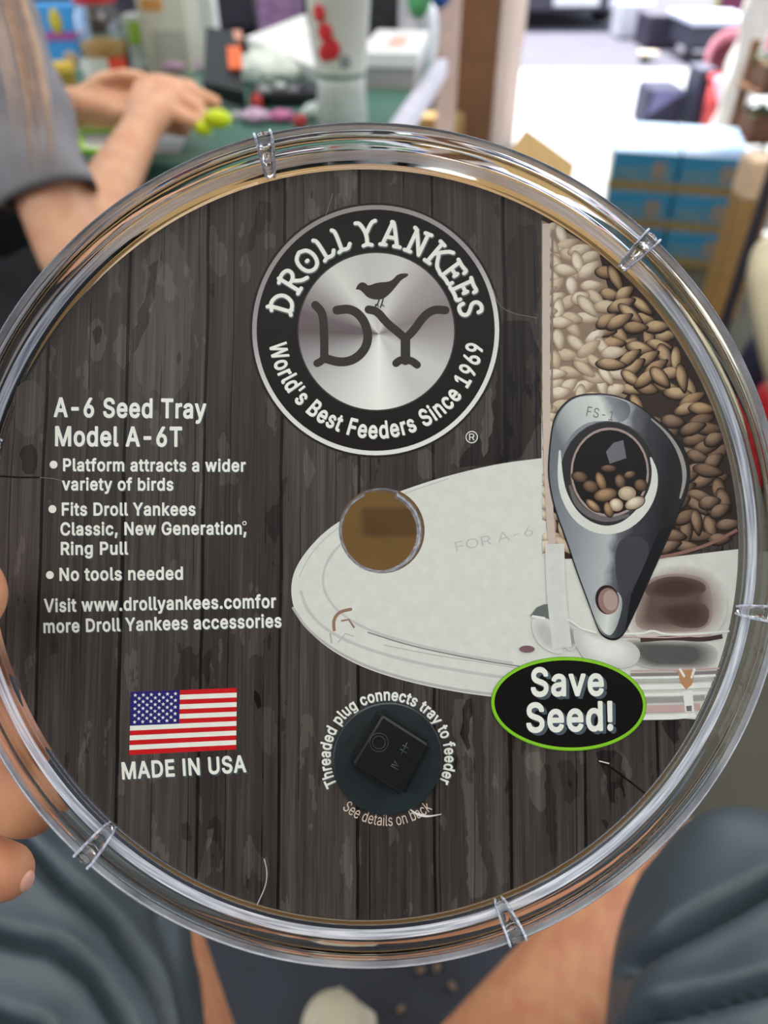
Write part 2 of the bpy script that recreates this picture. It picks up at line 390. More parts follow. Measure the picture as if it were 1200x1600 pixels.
card = thing('printed_card', None, 'round printed cardboard insert with wood plank design lying inside the clear tray', 'packaging', matrix=TM)
bm = bmesh.new()
RO, RH = 0.0858, 0.00985
rings = [[bm.verts.new((r * math.cos(2 * PI * i / 160), r * math.sin(2 * PI * i / 160), z)) for i in range(160)] for r, z in ((RH, 0), (RO, 0), (RO, CT), (RH, CT))]
for k in range(4):
    A, B = rings[k], rings[(k + 1) % 4]
    for i in range(160): bm.faces.new((A[i], A[(i + 1) % 160], B[(i + 1) % 160], B[i]))
board_o = obj('board', bm, P_wood, card)

STEP = 0.000004
def smooth(pts, k=2):
    for _ in range(k):
        q = [pts[0]]
        for a, b in zip(pts, pts[1:]):
            q += [(a[0] * .75 + b[0] * .25, a[1] * .75 + b[1] * .25), (a[0] * .25 + b[0] * .75, a[1] * .25 + b[1] * .75)]
        pts = q + [pts[-1]]
    return pts
def closed_smooth(pts, k=2):
    for _ in range(k):
        q = []
        for a, b in zip(pts, pts[1:] + pts[:1]): q += [(a[0] * .75 + b[0] * .25, a[1] * .75 + b[1] * .25), (a[0] * .25 + b[0] * .75, a[1] * .25 + b[1] * .75)]
        pts = q
    return pts
class Print:
    """flat ink shapes on the card, one mesh per printed part"""
    def __init__(s): s.bm = bmesh.new(); s.m = []
    def mi(s, m):
        if m not in s.m: s.m.append(m)
        return s.m.index(m)
    def poly(s, pts, m, layer, local=False):
        z = CT + STEP * layer
        vs = [s.bm.verts.new((*(p if local else K(*p)), z)) for p in pts]
        f = s.bm.faces.new(vs); f.material_index = s.mi(m)
        if len(pts) > 4: bmesh.ops.triangulate(s.bm, faces=[f])
    def ell(s, cx, cy, rx, ry, m, layer, rot=0.0, n=28):
        c, d = math.cos(rot), math.sin(rot)
        s.poly([(cx + rx * math.cos(t) * c - ry * math.sin(t) * d, cy + rx * math.cos(t) * d + ry * math.sin(t) * c) for t in (2 * PI * i / n for i in range(n))], m, layer)
    def soft(s, pts, name, ca, cb, layer, steps=7, shrink=0.55):
        cx = sum(p[0] for p in pts) / len(pts); cy = sum(p[1] for p in pts) / len(pts); pts = closed_smooth(pts)
        for i in range(steps):
            f = i / (steps - 1); k = 1 - (1 - shrink) * f
            s.poly([(cx + (x - cx) * k, cy + (y - cy) * k) for x, y in pts], ink('%s%d' % (name, i), tuple(a + (b - a) * f for a, b in zip(ca, cb))), layer + i * 0.12)
    def ring(s, cx, cy, r0, r1, m, layer, n=72, ry=1.0, a0=0, a1=2 * PI, rot=0.0):
        z = CT + STEP * layer; pr = None; c, d = math.cos(rot), math.sin(rot)
        for i in range(n + 1):
            t = a0 + (a1 - a0) * i / n
            cur = []
            for r in (r0, r1):
                x, y = r * math.cos(t), -r * math.sin(t) * ry
                cur.append(s.bm.verts.new((*K(cx + x * c - y * d, cy + x * d + y * c), z)))
            if pr: s.bm.faces.new((pr[0], pr[1], cur[1], cur[0])).material_index = s.mi(m)
            pr = cur
    def stroke(s, pts, w, m, layer, cap=True, taper=False):
        s.n = (getattr(s, 'n', 0) + 1) % 10; layer += 0.16 * s.n
        if len(pts) > 3 and not isinstance(w, (list, tuple)): pts = smooth(pts)
        z = CT + STEP * layer; ws = w if isinstance(w, (list, tuple)) else [w] * len(pts); pr = None
        if isinstance(w, (list, tuple)):
            T3 = [(*p, q) for p, q in zip(pts, ws)]
            for _ in range(2):
                q3 = [T3[0]]
                for a, b in zip(T3, T3[1:]): q3 += [tuple(a[i] * .75 + b[i] * .25 for i in range(3)), tuple(a[i] * .25 + b[i] * .75 for i in range(3))]
                T3 = q3 + [T3[-1]]
            pts = [t[:2] for t in T3]; ws = [t[2] for t in T3]
        for i, p in enumerate(pts):
            a, b = Vector(pts[max(i - 1, 0)]), Vector(pts[min(i + 1, len(pts) - 1)])
            d = (b - a); d.normalize(); n = Vector((-d.y, d.x)) * ws[i] / 2
            cur = [s.bm.verts.new((*K(p[0] + n.x, p[1] + n.y), z)), s.bm.verts.new((*K(p[0] - n.x, p[1] - n.y), z))]
            if pr: s.bm.faces.new((pr[0], pr[1], cur[1], cur[0])).material_index = s.mi(m)
            pr = cur
        if cap:
            for i in ((0, -1) if True else ()): s.ell(pts[i][0], pts[i][1], ws[i] / 2, ws[i] / 2, m, layer - 0.3 - 0.1 * (i == 0), n=14)
    def mapped(s, vs, faces, fn, m, layer):
        z = CT + STEP * layer
        V = [s.bm.verts.new((*K(*fn(x, y)), z)) for x, y in vs]
        for f in faces:
            try: s.bm.faces.new([V[i] for i in f]).material_index = s.mi(m)
            except ValueError: pass
    def build(s, name, parent=card):
        return obj(name, s.bm, s.m, parent)
# outlines of a plain sans alphabet: advance | closed loops of x y, in thousandths
GLYPHS = {
    'REGULAR': {
        ' ': '188|',
        '-': '451|114 188 114 244 334 244 337 238 337 193 334 188',
        '1': '467|76 0 76 50 81 55 211 53 214 55 212 60 212 445 206 446 86 360 86 425 196 508 271 509 276 505 276 500 276 60 274 55 276 53 281 55 386 55 391 50 391 5 389 0 386 0',
        '6': '453|224 -7 194 -4 169 3 144 14 119 31 99 52 84 73 72 103 66 133 65 188 80 238 110 298 249 505 254 509 319 509 318 503 181 303 184 302 219 313 264 312 314 296 339 278 354 263 368 243 380 213 387 183 389 158 387 128 379 98 368 73 350 48 334 31 309 14 284 3 254 -4|222 48 244 50 264 56 293 73 315 103 322 118 326 138 326 178 321 198 314 213 290 243 264 258 244 264 209 264 174 252 149 230 139 216 126 178 126 138 131 118 147 88 159 74 174 63 194 54',
        'A': '480|16 0 200 505 206 509 276 507 462 0 396 0 346 136 341 143 141 142 136 145 86 4 81 0|154 200 324 200 272 345 241 447 236 448 190 300',
        'F': '410|60 0 60 506 65 509 365 509 369 505 369 500 369 455 365 452 125 450 125 280 130 278 340 278 346 275 346 225 345 223 340 221 125 221 125 5 123 0 120 0',
        'H': '517|60 0 60 506 65 509 120 509 125 505 125 290 390 289 392 505 395 509 455 508 457 505 456 0 395 0 392 5 390 232 130 232 125 230 125 5 123 0 120 0',
        'O': '533|265 -7 225 -3 183 8 150 25 140 32 120 48 93 78 70 115 53 158 44 203 40 253 44 303 54 353 70 393 95 433 119 458 150 484 185 501 220 511 265 516 310 512 345 502 380 486 415 459 440 431 464 393 479 353 490 303 493 253 490 203 480 158 463 113 440 77 415 49 385 26 350 8 310 -3|261 53 295 55 325 64 352 78 371 93 390 114 408 143 421 178 428 213 430 253 428 293 419 333 409 363 391 393 370 416 350 432 325 445 295 453 265 456 235 453 210 445 185 434 160 414 143 393 125 363 114 333 106 293 103 253 106 213 114 173 125 143 145 113 162 93 185 75 210 63 235 55',
        'R': '449|60 0 60 506 65 509 235 509 270 506 305 500 335 487 375 456 391 430 402 405 407 380 409 350 407 325 401 295 390 270 376 250 354 230 335 219 316 210 316 205 426 0 355 0 350 5 245 200 235 198 125 198 125 5 123 0 120 0|123 255 125 253 130 255 260 256 280 260 295 266 315 278 334 300 344 335 344 370 341 385 334 405 325 418 300 438 260 450 125 451 125 260',
        'S': '447|218 -9 188 -7 153 0 128 9 98 26 80 41 67 56 52 81 43 106 38 136 103 137 114 101 123 88 136 76 163 60 203 50 248 50 288 61 318 81 338 106 345 126 344 151 338 170 323 188 293 206 263 217 183 239 143 254 113 268 88 287 68 311 56 341 52 371 54 401 63 426 74 446 91 466 117 486 138 498 163 507 193 514 228 516 258 514 288 508 318 497 343 481 358 469 375 451 388 430 398 401 401 381 398 378 393 378 338 379 332 401 323 416 298 439 278 449 253 456 223 459 203 457 183 453 158 443 141 431 128 417 120 401 115 376 122 346 143 323 168 308 198 297 308 265 343 248 358 238 383 214 396 196 407 161 408 136 406 111 399 86 373 46 351 26 323 11 293 0 258 -7',
        'a': '389|155 -9 115 -3 95 4 75 16 58 31 39 61 33 81 30 111 36 146 43 161 55 176 75 191 95 201 125 211 245 229 265 235 272 241 276 256 271 286 260 306 240 322 225 327 195 331 165 327 138 316 115 298 100 275 42 291 50 312 65 332 93 356 115 369 150 379 175 383 210 384 240 379 270 369 300 349 321 321 330 301 335 276 337 251 337 1 278 1 275 52 270 49 250 24 225 6 200 -4|153 46 170 45 210 51 240 67 255 81 265 96 274 121 276 141 275 188 230 176 145 162 120 152 101 136 93 116 93 96 96 81 107 66 120 56 140 49',
        'b': '424|223 -8 188 -3 168 6 146 22 118 58 113 59 112 2 108 0 58 0 53 2 53 508 114 507 115 322 118 320 139 347 173 374 208 383 258 382 288 373 310 362 334 342 353 321 368 296 381 262 388 227 390 187 388 152 381 117 371 87 355 57 333 32 313 16 288 3 258 -6|216 47 243 49 263 56 278 66 296 82 314 112 322 137 327 162 328 187 327 217 322 242 308 278 295 297 263 321 243 328 218 330 198 328 173 319 148 300 134 282 118 242 114 217 113 187 114 162 118 137 126 112 144 82 159 67 178 55 198 49',
        'c': '396|204 -8 169 -4 144 3 119 15 94 34 74 55 58 82 44 117 37 152 34 187 37 227 45 262 57 292 69 314 90 337 114 358 144 374 174 382 224 384 259 377 274 372 303 357 316 347 332 332 346 312 361 277 304 262 291 287 274 307 249 322 229 328 209 330 184 328 164 321 149 312 132 297 118 277 108 257 102 237 96 187 101 142 109 114 128 82 144 67 164 55 204 46 219 47 244 52 269 65 291 87 304 116 359 103 361 97 351 72 339 54 329 41 304 20 289 11 259 -1 239 -6',
        'd': '424|189 -8 164 -6 134 4 109 17 89 34 74 52 56 82 43 117 36 152 34 187 36 227 44 262 55 292 69 317 89 342 114 362 139 375 164 382 214 383 249 374 279 354 304 322 309 320 312 507 369 509 372 502 372 2 369 0 314 1 313 52 309 59 279 23 254 5 234 -3 219 -7|200 47 224 49 244 55 264 66 279 80 291 97 306 137 312 187 310 217 300 262 279 297 264 311 244 323 224 328 204 330 184 328 164 322 144 310 129 297 119 282 107 257 98 217 96 187 103 137 118 97 128 82 144 67 159 57 179 50',
        'e': '404|209 -8 179 -5 144 3 115 17 90 37 69 62 55 87 45 112 38 147 34 187 36 222 44 257 56 292 74 321 89 338 113 357 139 372 169 381 204 384 244 380 284 366 304 354 331 327 348 302 365 257 370 227 371 192 371 172 364 169 99 169 97 167 102 127 109 107 119 91 136 72 149 62 169 53 189 48 214 46 239 49 254 53 274 64 284 72 294 82 304 102 309 104 359 92 364 87 355 67 338 42 304 16 284 5 259 -3|97 222 304 221 307 222 308 227 298 267 275 302 264 313 244 323 204 330 164 323 133 302 119 286 108 267 97 232',
        'i': '167|56 0 53 5 53 375 56 379 111 379 114 375 114 5 111 0|71 445 56 453 46 465 41 480 44 495 48 505 61 517 81 524 96 521 111 514 121 503 125 490 124 470 114 455 101 447 86 443',
        'k': '381|53 0 53 505 58 509 108 509 114 505 114 220 114 215 118 212 123 214 283 378 348 379 356 375 201 215 368 5 370 0 293 1 153 178 114 140 114 0',
        'l': '189|138 -2 108 1 91 8 76 18 62 38 55 58 53 88 53 509 114 508 114 83 120 63 128 56 143 52 169 53 180 8 178 2 153 -2',
        'n': '410|53 0 53 376 58 379 108 379 112 375 113 313 116 320 133 345 150 360 173 373 198 381 228 384 253 383 278 376 298 367 313 356 328 340 341 320 350 295 355 270 357 240 357 5 355 0 298 0 296 5 296 235 293 260 286 285 273 303 253 319 233 326 208 329 178 325 159 315 138 299 125 280 116 250 114 230 114 0',
        'o': '415|204 -8 169 -4 144 3 119 15 94 34 74 55 58 82 44 117 37 152 34 187 37 227 45 262 57 292 74 321 94 342 114 358 144 374 174 382 209 384 239 382 269 374 299 360 324 339 346 312 358 292 370 262 378 227 381 187 378 147 370 112 359 86 346 62 325 37 299 16 269 3 239 -5|196 47 209 46 229 49 249 54 269 66 282 77 298 97 307 117 313 137 318 167 318 212 315 232 298 277 283 297 269 310 254 320 229 328 209 330 184 328 164 321 144 309 129 295 108 257 101 232 96 187 101 142 108 117 128 82 144 67 164 55',
        's': '365|176 -8 156 -7 114 2 93 12 78 22 51 52 41 72 36 92 91 106 96 102 101 87 111 72 126 59 141 52 161 47 181 45 206 47 231 55 256 73 265 87 268 102 263 122 252 137 231 149 146 171 116 181 91 193 73 207 58 227 51 247 47 277 50 297 62 327 80 347 96 361 136 378 161 383 211 383 253 372 286 352 300 337 310 322 318 307 323 292 321 290 271 278 266 281 255 302 246 312 226 326 206 331 186 333 166 331 146 326 131 317 121 307 111 292 109 277 111 262 121 246 136 235 171 223 261 200 286 187 306 170 320 152 327 132 331 102 328 82 321 62 299 32 281 18 261 7 236 -2 211 -7',
        't': '227|166 -4 136 0 111 8 92 21 77 41 68 66 65 91 64 326 11 327 6 329 6 377 11 379 61 379 65 381 66 470 121 471 126 466 126 379 201 379 204 376 204 331 201 327 131 327 126 329 124 326 126 101 130 71 136 61 156 51 201 53 212 6 211 1 201 -2',
    },
    'BOLD': {
        ' ': '226|',
        '!': '234|77 -25 61 -19 37 6 28 36 32 61 41 81 62 100 82 109 117 108 137 98 159 76 166 56 165 21 157 4 132 -20 112 -27|67 136 52 141 43 156 39 511 47 526 57 532 137 532 148 526 156 511 152 156 143 141 132 136',
        "'": '244|65 298 56 308 54 318 46 508 48 518 55 528 65 533 145 531 155 523 160 508 150 308 142 298 130 294 75 294',
        ',': '226|28 -141 18 -133 14 -119 46 81 53 90 63 95 138 95 148 92 159 81 161 66 106 -129 98 -138 88 -143',
        '-': '489|104 166 94 174 90 188 90 248 95 258 104 266 339 268 351 263 359 253 361 183 354 172 344 165 114 164',
        '.': '226|70 -24 47 -9 32 11 26 41 32 71 48 91 60 101 75 108 95 111 125 104 145 89 162 61 165 41 161 16 145 -7 125 -22 95 -28',
        '1': '505|66 -22 56 -14 52 0 53 60 61 74 76 79 188 80 188 395 186 402 96 336 78 335 66 344 62 355 64 435 71 446 187 530 201 533 276 533 286 531 296 522 300 510 300 80 391 79 406 73 413 65 415 55 413 -10 405 -20 391 -24',
        '6': '491|189 -27 154 -17 129 -5 104 12 80 38 62 63 50 93 42 128 41 188 48 218 69 274 91 313 234 525 249 533 329 532 339 525 344 518 346 508 344 498 234 338 269 336 324 317 352 298 374 276 392 248 410 193 413 158 410 118 401 88 387 58 369 33 350 13 324 -5 294 -19 259 -28 224 -31|214 73 244 75 274 89 293 113 302 138 302 173 299 188 292 203 269 228 239 240 209 240 184 230 160 203 150 173 151 138 165 103 184 85',
        '9': '491|119 -21 108 -10 106 0 108 10 217 170 184 173 154 180 124 194 101 210 84 227 63 255 50 285 42 320 40 350 42 385 51 420 66 450 84 475 103 495 129 514 159 528 189 536 224 540 259 537 294 528 324 513 350 495 373 470 389 445 401 420 411 380 413 350 411 320 404 287 381 230 361 195 219 -15 209 -22 199 -24 129 -24|206 270 229 267 254 272 264 277 284 293 299 320 302 365 294 392 274 419 264 426 244 434 214 435 189 427 165 405 153 380 149 350 154 320 160 305 184 279',
        'A': '518|6 -22 -6 -10 -7 5 180 520 186 528 196 533 276 533 286 531 293 525 299 515 485 10 487 0 485 -10 477 -20 466 -24 396 -24 381 -20 373 -10 326 118 156 118 151 115 107 -10 101 -17 86 -24|190 225 196 223 286 223 289 225 241 364 236 365',
        'B': '494|50 -22 40 -14 36 0 36 505 39 520 49 530 60 533 240 533 275 531 305 525 340 512 370 491 400 456 412 430 420 400 421 350 415 325 399 295 375 270 376 265 395 251 409 235 423 215 434 190 440 165 442 135 439 105 433 80 421 55 402 30 380 10 355 -3 320 -16 285 -22 245 -24|149 85 150 82 155 81 245 81 275 84 300 90 316 100 329 120 331 140 327 160 315 180 305 190 280 202 245 207 150 207|149 310 240 309 265 313 285 322 300 336 311 360 310 385 305 400 285 419 265 425 235 428 150 427',
        'C': '548|225 -27 175 -15 135 6 101 33 70 68 49 103 29 153 20 198 16 253 20 308 30 358 50 407 75 446 105 478 135 503 175 523 220 536 265 540 320 535 370 518 395 506 440 468 457 448 480 408 496 353 495 338 487 328 475 324 400 325 389 333 375 369 355 398 330 417 295 429 270 432 240 429 200 413 180 398 160 376 147 353 136 323 127 253 136 183 148 153 163 128 195 98 220 85 240 80 270 77 295 80 320 87 350 106 375 138 388 173 400 183 480 183 493 173 497 158 481 103 455 58 435 35 395 3 370 -10 320 -26 270 -31',
        'D': '540|50 -22 40 -14 36 0 36 505 39 520 49 530 60 533 225 533 275 529 320 518 365 499 400 473 431 440 455 400 473 355 482 310 486 250 482 200 473 155 453 105 430 69 400 37 363 10 320 -8 270 -21 220 -24|149 85 150 82 155 81 215 81 250 84 280 91 305 102 325 116 343 135 358 160 372 215 375 250 373 290 366 325 357 350 343 375 310 405 285 417 255 425 220 428 155 428 149 425',
        'E': '457|50 -22 40 -14 36 0 36 505 39 520 49 530 60 533 370 533 385 529 393 520 396 510 396 450 390 437 380 430 155 428 149 425 150 310 355 310 370 304 377 295 379 285 379 225 375 215 365 207 355 205 150 204 149 85 150 82 155 81 375 81 385 79 395 70 399 60 399 0 395 -13 385 -22 375 -24',
        'F': '448|50 -22 40 -14 36 0 36 505 39 520 49 530 60 533 370 533 380 530 390 520 393 505 393 450 390 440 380 431 370 428 155 428 149 425 150 303 355 300 365 292 370 280 370 220 368 210 358 200 345 197 150 197 147 -10 140 -18 130 -23',
        'G': '558|225 -27 175 -15 135 5 100 33 69 68 49 103 31 148 19 198 16 253 19 308 30 358 47 403 72 443 103 478 135 504 175 523 220 536 265 540 295 538 345 527 375 515 400 501 439 468 457 448 482 403 498 353 496 338 486 328 475 325 400 326 390 333 368 378 352 398 330 416 295 429 265 432 240 429 199 413 179 398 161 378 147 353 136 323 127 253 136 183 148 153 163 128 195 98 220 85 240 80 270 77 295 79 330 91 350 104 374 133 384 153 388 173 280 175 265 183 259 198 259 258 267 273 275 279 285 280 475 280 490 277 499 268 502 258 499 158 489 118 471 78 450 48 420 18 385 -4 350 -18 315 -27 270 -31',
        'H': '555|50 -22 40 -14 36 0 36 510 40 523 55 533 125 533 136 530 146 520 149 510 150 314 365 313 368 320 368 510 371 520 380 530 390 533 460 533 470 529 478 520 481 510 481 0 476 -15 460 -24 390 -24 378 -20 370 -10 368 205 365 208 155 208 149 205 147 -10 140 -18 130 -23',
        'I': '228|52 -22 42 -14 38 0 38 510 45 525 57 533 132 533 145 525 152 510 152 -5 147 -15 132 -24',
        'M': '666|50 -22 40 -14 36 0 36 510 43 525 50 531 60 533 150 533 160 531 170 524 315 154 455 521 465 530 475 533 570 533 585 526 591 515 592 505 592 0 585 -16 570 -24 500 -24 490 -20 482 -10 480 260 479 270 475 275 361 -15 345 -24 285 -24 272 -20 264 -10 150 275 146 265 144 -10 136 -20 125 -24',
        'N': '561|50 -22 40 -14 36 0 36 510 40 523 50 531 60 533 140 533 153 525 370 185 375 195 376 515 382 525 395 533 465 533 475 530 484 520 487 510 487 0 482 -15 470 -23 460 -24 385 -24 370 -17 150 329 148 320 149 -5 140 -18 130 -23',
        'O': '571|225 -27 175 -15 135 6 101 33 70 68 49 103 29 153 20 198 16 253 20 308 30 358 50 407 75 446 105 478 135 503 175 523 220 536 265 540 310 536 355 524 398 503 430 477 457 448 483 408 503 358 514 308 517 253 514 198 502 148 485 103 460 64 428 28 395 4 355 -16 315 -26 270 -31|247 78 290 79 310 84 335 96 355 112 371 128 386 153 397 183 404 218 404 293 396 328 387 353 375 373 355 397 335 413 315 423 270 432 240 429 200 414 179 398 165 383 147 353 137 328 130 293 127 258 130 218 136 183 147 153 160 133 176 113 195 98 220 85',
        'P': '483|50 -22 40 -14 36 0 36 505 39 520 49 530 60 533 235 533 275 530 310 522 345 507 370 490 395 465 412 440 430 385 433 350 431 315 423 285 410 252 391 225 370 204 345 187 315 173 270 164 150 162 147 -10 140 -18 130 -23|149 270 150 267 155 266 250 268 270 271 295 284 312 305 319 330 319 365 312 390 305 401 285 418 255 427 150 427',
        'R': '487|50 -22 40 -14 36 0 36 505 39 520 49 530 60 533 235 533 310 523 345 510 370 492 395 469 411 445 422 420 431 385 433 350 431 320 423 285 412 260 395 235 349 195 450 10 452 0 450 -10 442 -20 430 -24 350 -24 340 -20 331 -10 234 170 230 174 155 174 149 170 147 -10 140 -18 130 -23|149 280 255 280 275 284 298 295 312 310 320 335 320 370 308 400 285 419 255 427 150 427',
        'S': '485|173 -29 148 -24 118 -13 88 3 61 26 44 46 30 71 19 101 14 136 19 151 28 159 38 161 113 159 126 146 136 111 153 93 188 77 223 73 263 78 278 83 300 96 313 111 320 126 321 141 318 156 305 171 283 184 138 230 98 249 70 271 46 301 33 333 28 371 30 401 41 436 55 461 77 486 103 506 128 520 153 529 188 537 228 540 263 538 294 531 328 519 353 504 378 483 398 461 412 436 422 406 425 376 422 366 413 357 403 354 328 356 316 366 310 391 303 402 288 417 268 427 223 435 188 430 158 415 142 391 139 376 142 361 153 346 178 330 318 287 374 256 404 226 415 211 423 191 431 161 429 106 421 76 388 28 363 6 337 -9 303 -22 263 -31 223 -33',
        'T': '487|182 -21 172 -12 169 0 169 425 162 428 32 428 22 430 12 438 8 450 8 510 11 520 21 530 32 533 417 533 427 531 437 522 441 510 441 450 432 434 417 428 287 428 281 425 281 -5 272 -18 262 -23 192 -24',
        'U': '555|210 -28 180 -21 145 -7 110 15 85 39 68 62 48 102 39 137 36 172 38 517 45 528 60 533 125 533 135 530 145 520 148 507 148 182 150 157 164 122 185 98 215 82 235 77 260 76 300 82 332 97 355 124 367 157 371 517 378 527 390 533 465 531 477 522 481 507 481 172 478 137 468 97 453 67 430 37 405 14 375 -6 340 -20 300 -30 260 -32',
        'V': '518|191 -20 181 -8 -6 500 -8 510 -5 520 5 530 16 533 86 533 96 530 105 520 241 137 374 520 381 529 391 533 461 533 474 530 481 524 486 515 485 500 300 -10 292 -20 281 -24 201 -24',
        'W': '724|141 -20 131 -5 -7 500 -7 515 -1 525 11 533 81 533 93 530 103 520 191 181 196 185 285 520 291 528 301 533 381 533 391 530 403 515 491 176 582 520 591 530 601 533 671 533 687 525 693 515 693 500 554 -5 546 -17 531 -24 456 -24 446 -22 436 -15 346 311 341 318 251 -11 244 -20 231 -24 156 -24',
        'Y': '510|191 -21 181 -10 179 0 179 200 -4 495 -8 505 -5 520 5 530 16 533 91 533 106 527 236 317 364 525 371 531 381 533 456 533 466 530 478 515 476 498 292 200 290 -10 282 -20 271 -24 201 -24',
        'a': '427|125 -29 105 -25 65 -7 44 11 28 31 15 55 8 81 6 111 14 156 35 190 70 216 120 235 250 255 249 276 241 291 227 301 205 306 180 306 160 301 145 293 130 279 116 256 100 250 30 270 19 281 18 296 30 325 46 346 80 376 105 390 145 403 175 407 210 408 260 398 285 388 317 366 343 331 353 306 361 251 359 -9 352 -19 340 -24 270 -23 250 -7 225 -21 200 -28 160 -33|149 71 170 69 190 71 205 75 226 86 236 96 247 116 252 136 250 155 155 140 125 127 117 111 118 91 130 78',
        'b': '462|193 -28 163 -18 138 -3 128 -18 113 -24 48 -24 37 -18 30 -8 29 507 33 523 48 533 118 533 134 522 138 507 138 381 163 396 203 407 263 406 298 395 328 379 353 357 371 337 392 302 404 267 412 227 414 187 412 147 405 112 393 77 374 42 348 13 323 -6 298 -19 263 -30 228 -32|206 72 238 73 253 78 267 87 278 99 292 122 303 162 303 212 298 237 287 267 268 289 253 299 238 304 203 304 188 300 173 291 153 267 142 237 139 217 138 162 148 122 167 92 188 77',
        'c': '434|169 -29 134 -19 104 -4 77 17 50 47 34 75 20 112 13 147 10 182 13 227 21 267 35 302 53 332 79 361 104 380 139 397 169 406 229 408 284 393 316 377 336 362 351 347 371 317 385 282 384 269 379 261 369 254 299 238 284 247 275 267 260 287 234 302 209 306 189 304 162 292 146 277 132 252 122 212 120 187 122 162 130 127 137 112 149 95 174 77 204 71 224 72 244 78 259 87 272 102 286 132 294 139 304 141 374 123 385 112 387 97 370 57 353 32 324 5 304 -9 269 -23 249 -28 209 -32',
        'd': '462|154 -28 129 -20 99 -5 72 17 48 47 34 72 21 107 12 152 12 227 20 267 33 302 49 332 71 357 99 381 129 397 164 406 219 407 259 396 284 381 287 387 287 507 291 522 299 530 309 533 379 532 392 522 396 507 395 -8 388 -18 374 -24 309 -24 297 -18 289 -4 244 -25 219 -31 194 -32|190 72 224 74 239 79 258 92 276 122 286 162 286 212 276 257 260 282 249 292 234 301 219 305 189 305 174 301 149 283 131 252 122 212 122 162 126 142 137 112 159 86 174 76',
        'e': '442|169 -28 139 -20 104 -4 76 17 50 47 34 75 20 112 13 147 10 182 12 227 22 267 34 302 54 334 74 357 99 377 134 396 169 406 204 408 249 404 294 388 319 373 350 342 368 317 387 267 393 232 394 162 388 152 374 145 129 145 124 142 131 117 140 102 159 85 174 77 194 72 224 71 254 80 274 97 289 122 304 129 374 113 386 102 389 87 377 57 352 22 334 7 294 -17 269 -26 239 -31 209 -32|126 247 129 245 274 245 279 247 268 272 249 294 234 301 204 306 174 301 159 292 139 272',
        'f': '292|71 -22 61 -14 57 0 57 300 51 303 1 303 -11 310 -18 325 -17 385 -11 395 1 403 56 404 58 455 65 480 81 505 107 530 126 541 166 553 211 553 246 545 261 536 267 520 247 455 241 449 231 444 201 450 176 447 170 440 167 430 166 405 231 403 246 394 252 380 252 330 249 315 236 305 171 303 166 300 166 -5 161 -15 146 -24',
        'g': '463|159 -171 104 -154 64 -126 39 -98 30 -81 27 -66 31 -56 39 -48 89 -20 104 -17 114 -21 141 -51 164 -66 189 -72 234 -70 264 -57 277 -46 285 -26 287 4 284 7 259 -7 219 -18 164 -17 129 -8 99 7 74 25 53 49 34 78 20 114 12 149 10 189 13 234 22 274 37 309 52 334 69 355 99 381 129 396 164 406 219 407 259 396 284 382 289 382 299 399 309 403 379 402 390 394 396 379 396 -11 393 -46 385 -76 369 -104 351 -126 324 -146 299 -158 239 -173 204 -175|191 84 209 83 234 88 259 103 277 129 287 169 287 219 283 239 271 269 249 293 219 305 184 304 156 289 139 269 125 234 122 214 122 169 125 149 137 119 159 96 174 88',
        'h': '448|43 -22 33 -14 29 0 29 510 36 525 48 533 118 533 131 525 138 510 138 384 193 405 228 408 258 406 303 392 323 378 346 355 363 330 374 300 381 240 381 -5 373 -17 358 -24 293 -24 282 -20 274 -10 272 230 269 260 263 276 246 295 228 303 208 305 183 301 163 290 148 273 141 255 138 225 136 -10 128 -19 118 -24',
        'i': '205|41 -21 31 -10 29 0 30 385 36 396 46 402 116 403 131 396 138 380 138 -5 131 -16 116 -24 51 -24|71 420 51 427 31 445 20 465 17 485 26 515 39 530 66 545 86 548 116 539 139 520 148 500 149 470 141 450 116 427 96 420',
        'k': '419|43 -22 33 -14 29 0 29 510 36 525 48 533 118 533 131 525 138 510 138 265 273 401 283 403 363 403 373 399 381 390 384 375 378 364 234 215 390 15 395 5 396 -5 388 -17 373 -24 293 -24 283 -21 275 -15 153 140 148 140 138 130 138 0 133 -14 118 -24',
        'l': '227|103 -22 78 -12 57 3 40 28 31 58 29 508 34 523 48 533 118 533 133 523 138 513 139 83 143 76 173 78 188 69 194 58 205 3 200 -12 188 -20 153 -26',
        'm': '648|43 -22 33 -14 29 0 29 380 32 390 38 398 53 403 113 403 128 396 138 383 163 398 183 406 218 410 248 407 280 395 303 378 318 361 353 388 388 403 413 409 458 409 483 403 508 393 528 380 548 360 562 340 572 315 579 285 581 255 581 0 579 -10 571 -20 558 -24 493 -24 482 -20 474 -10 470 270 464 285 455 295 433 305 418 306 393 303 381 295 367 280 360 260 357 -10 349 -20 338 -24 273 -24 258 -18 252 -10 250 0 248 273 243 285 228 299 198 306 178 303 158 291 146 275 139 255 136 -10 128 -19 118 -24',
        'n': '448|43 -22 33 -14 29 0 29 375 32 390 38 398 48 403 113 403 128 396 138 382 164 395 193 405 228 408 258 406 308 389 332 370 360 335 373 305 379 275 381 240 381 0 376 -15 368 -21 358 -24 293 -24 282 -20 274 -10 272 230 269 260 263 276 246 295 228 303 208 305 183 301 163 290 148 273 141 255 138 225 136 -10 128 -19 118 -24',
        'o': '453|169 -29 134 -19 104 -4 77 17 50 47 34 75 20 112 13 147 10 182 13 227 21 267 35 302 54 334 76 357 100 377 134 396 169 406 209 408 244 406 279 396 309 382 339 358 364 329 382 297 394 267 402 232 405 187 403 147 393 107 379 72 361 42 344 22 314 -2 279 -19 244 -29 209 -32|190 72 225 72 244 78 258 87 279 112 290 142 294 162 294 212 290 232 279 262 269 277 254 291 224 304 189 304 174 299 156 287 146 277 132 252 122 212 122 167 132 122 147 97 157 87 174 77',
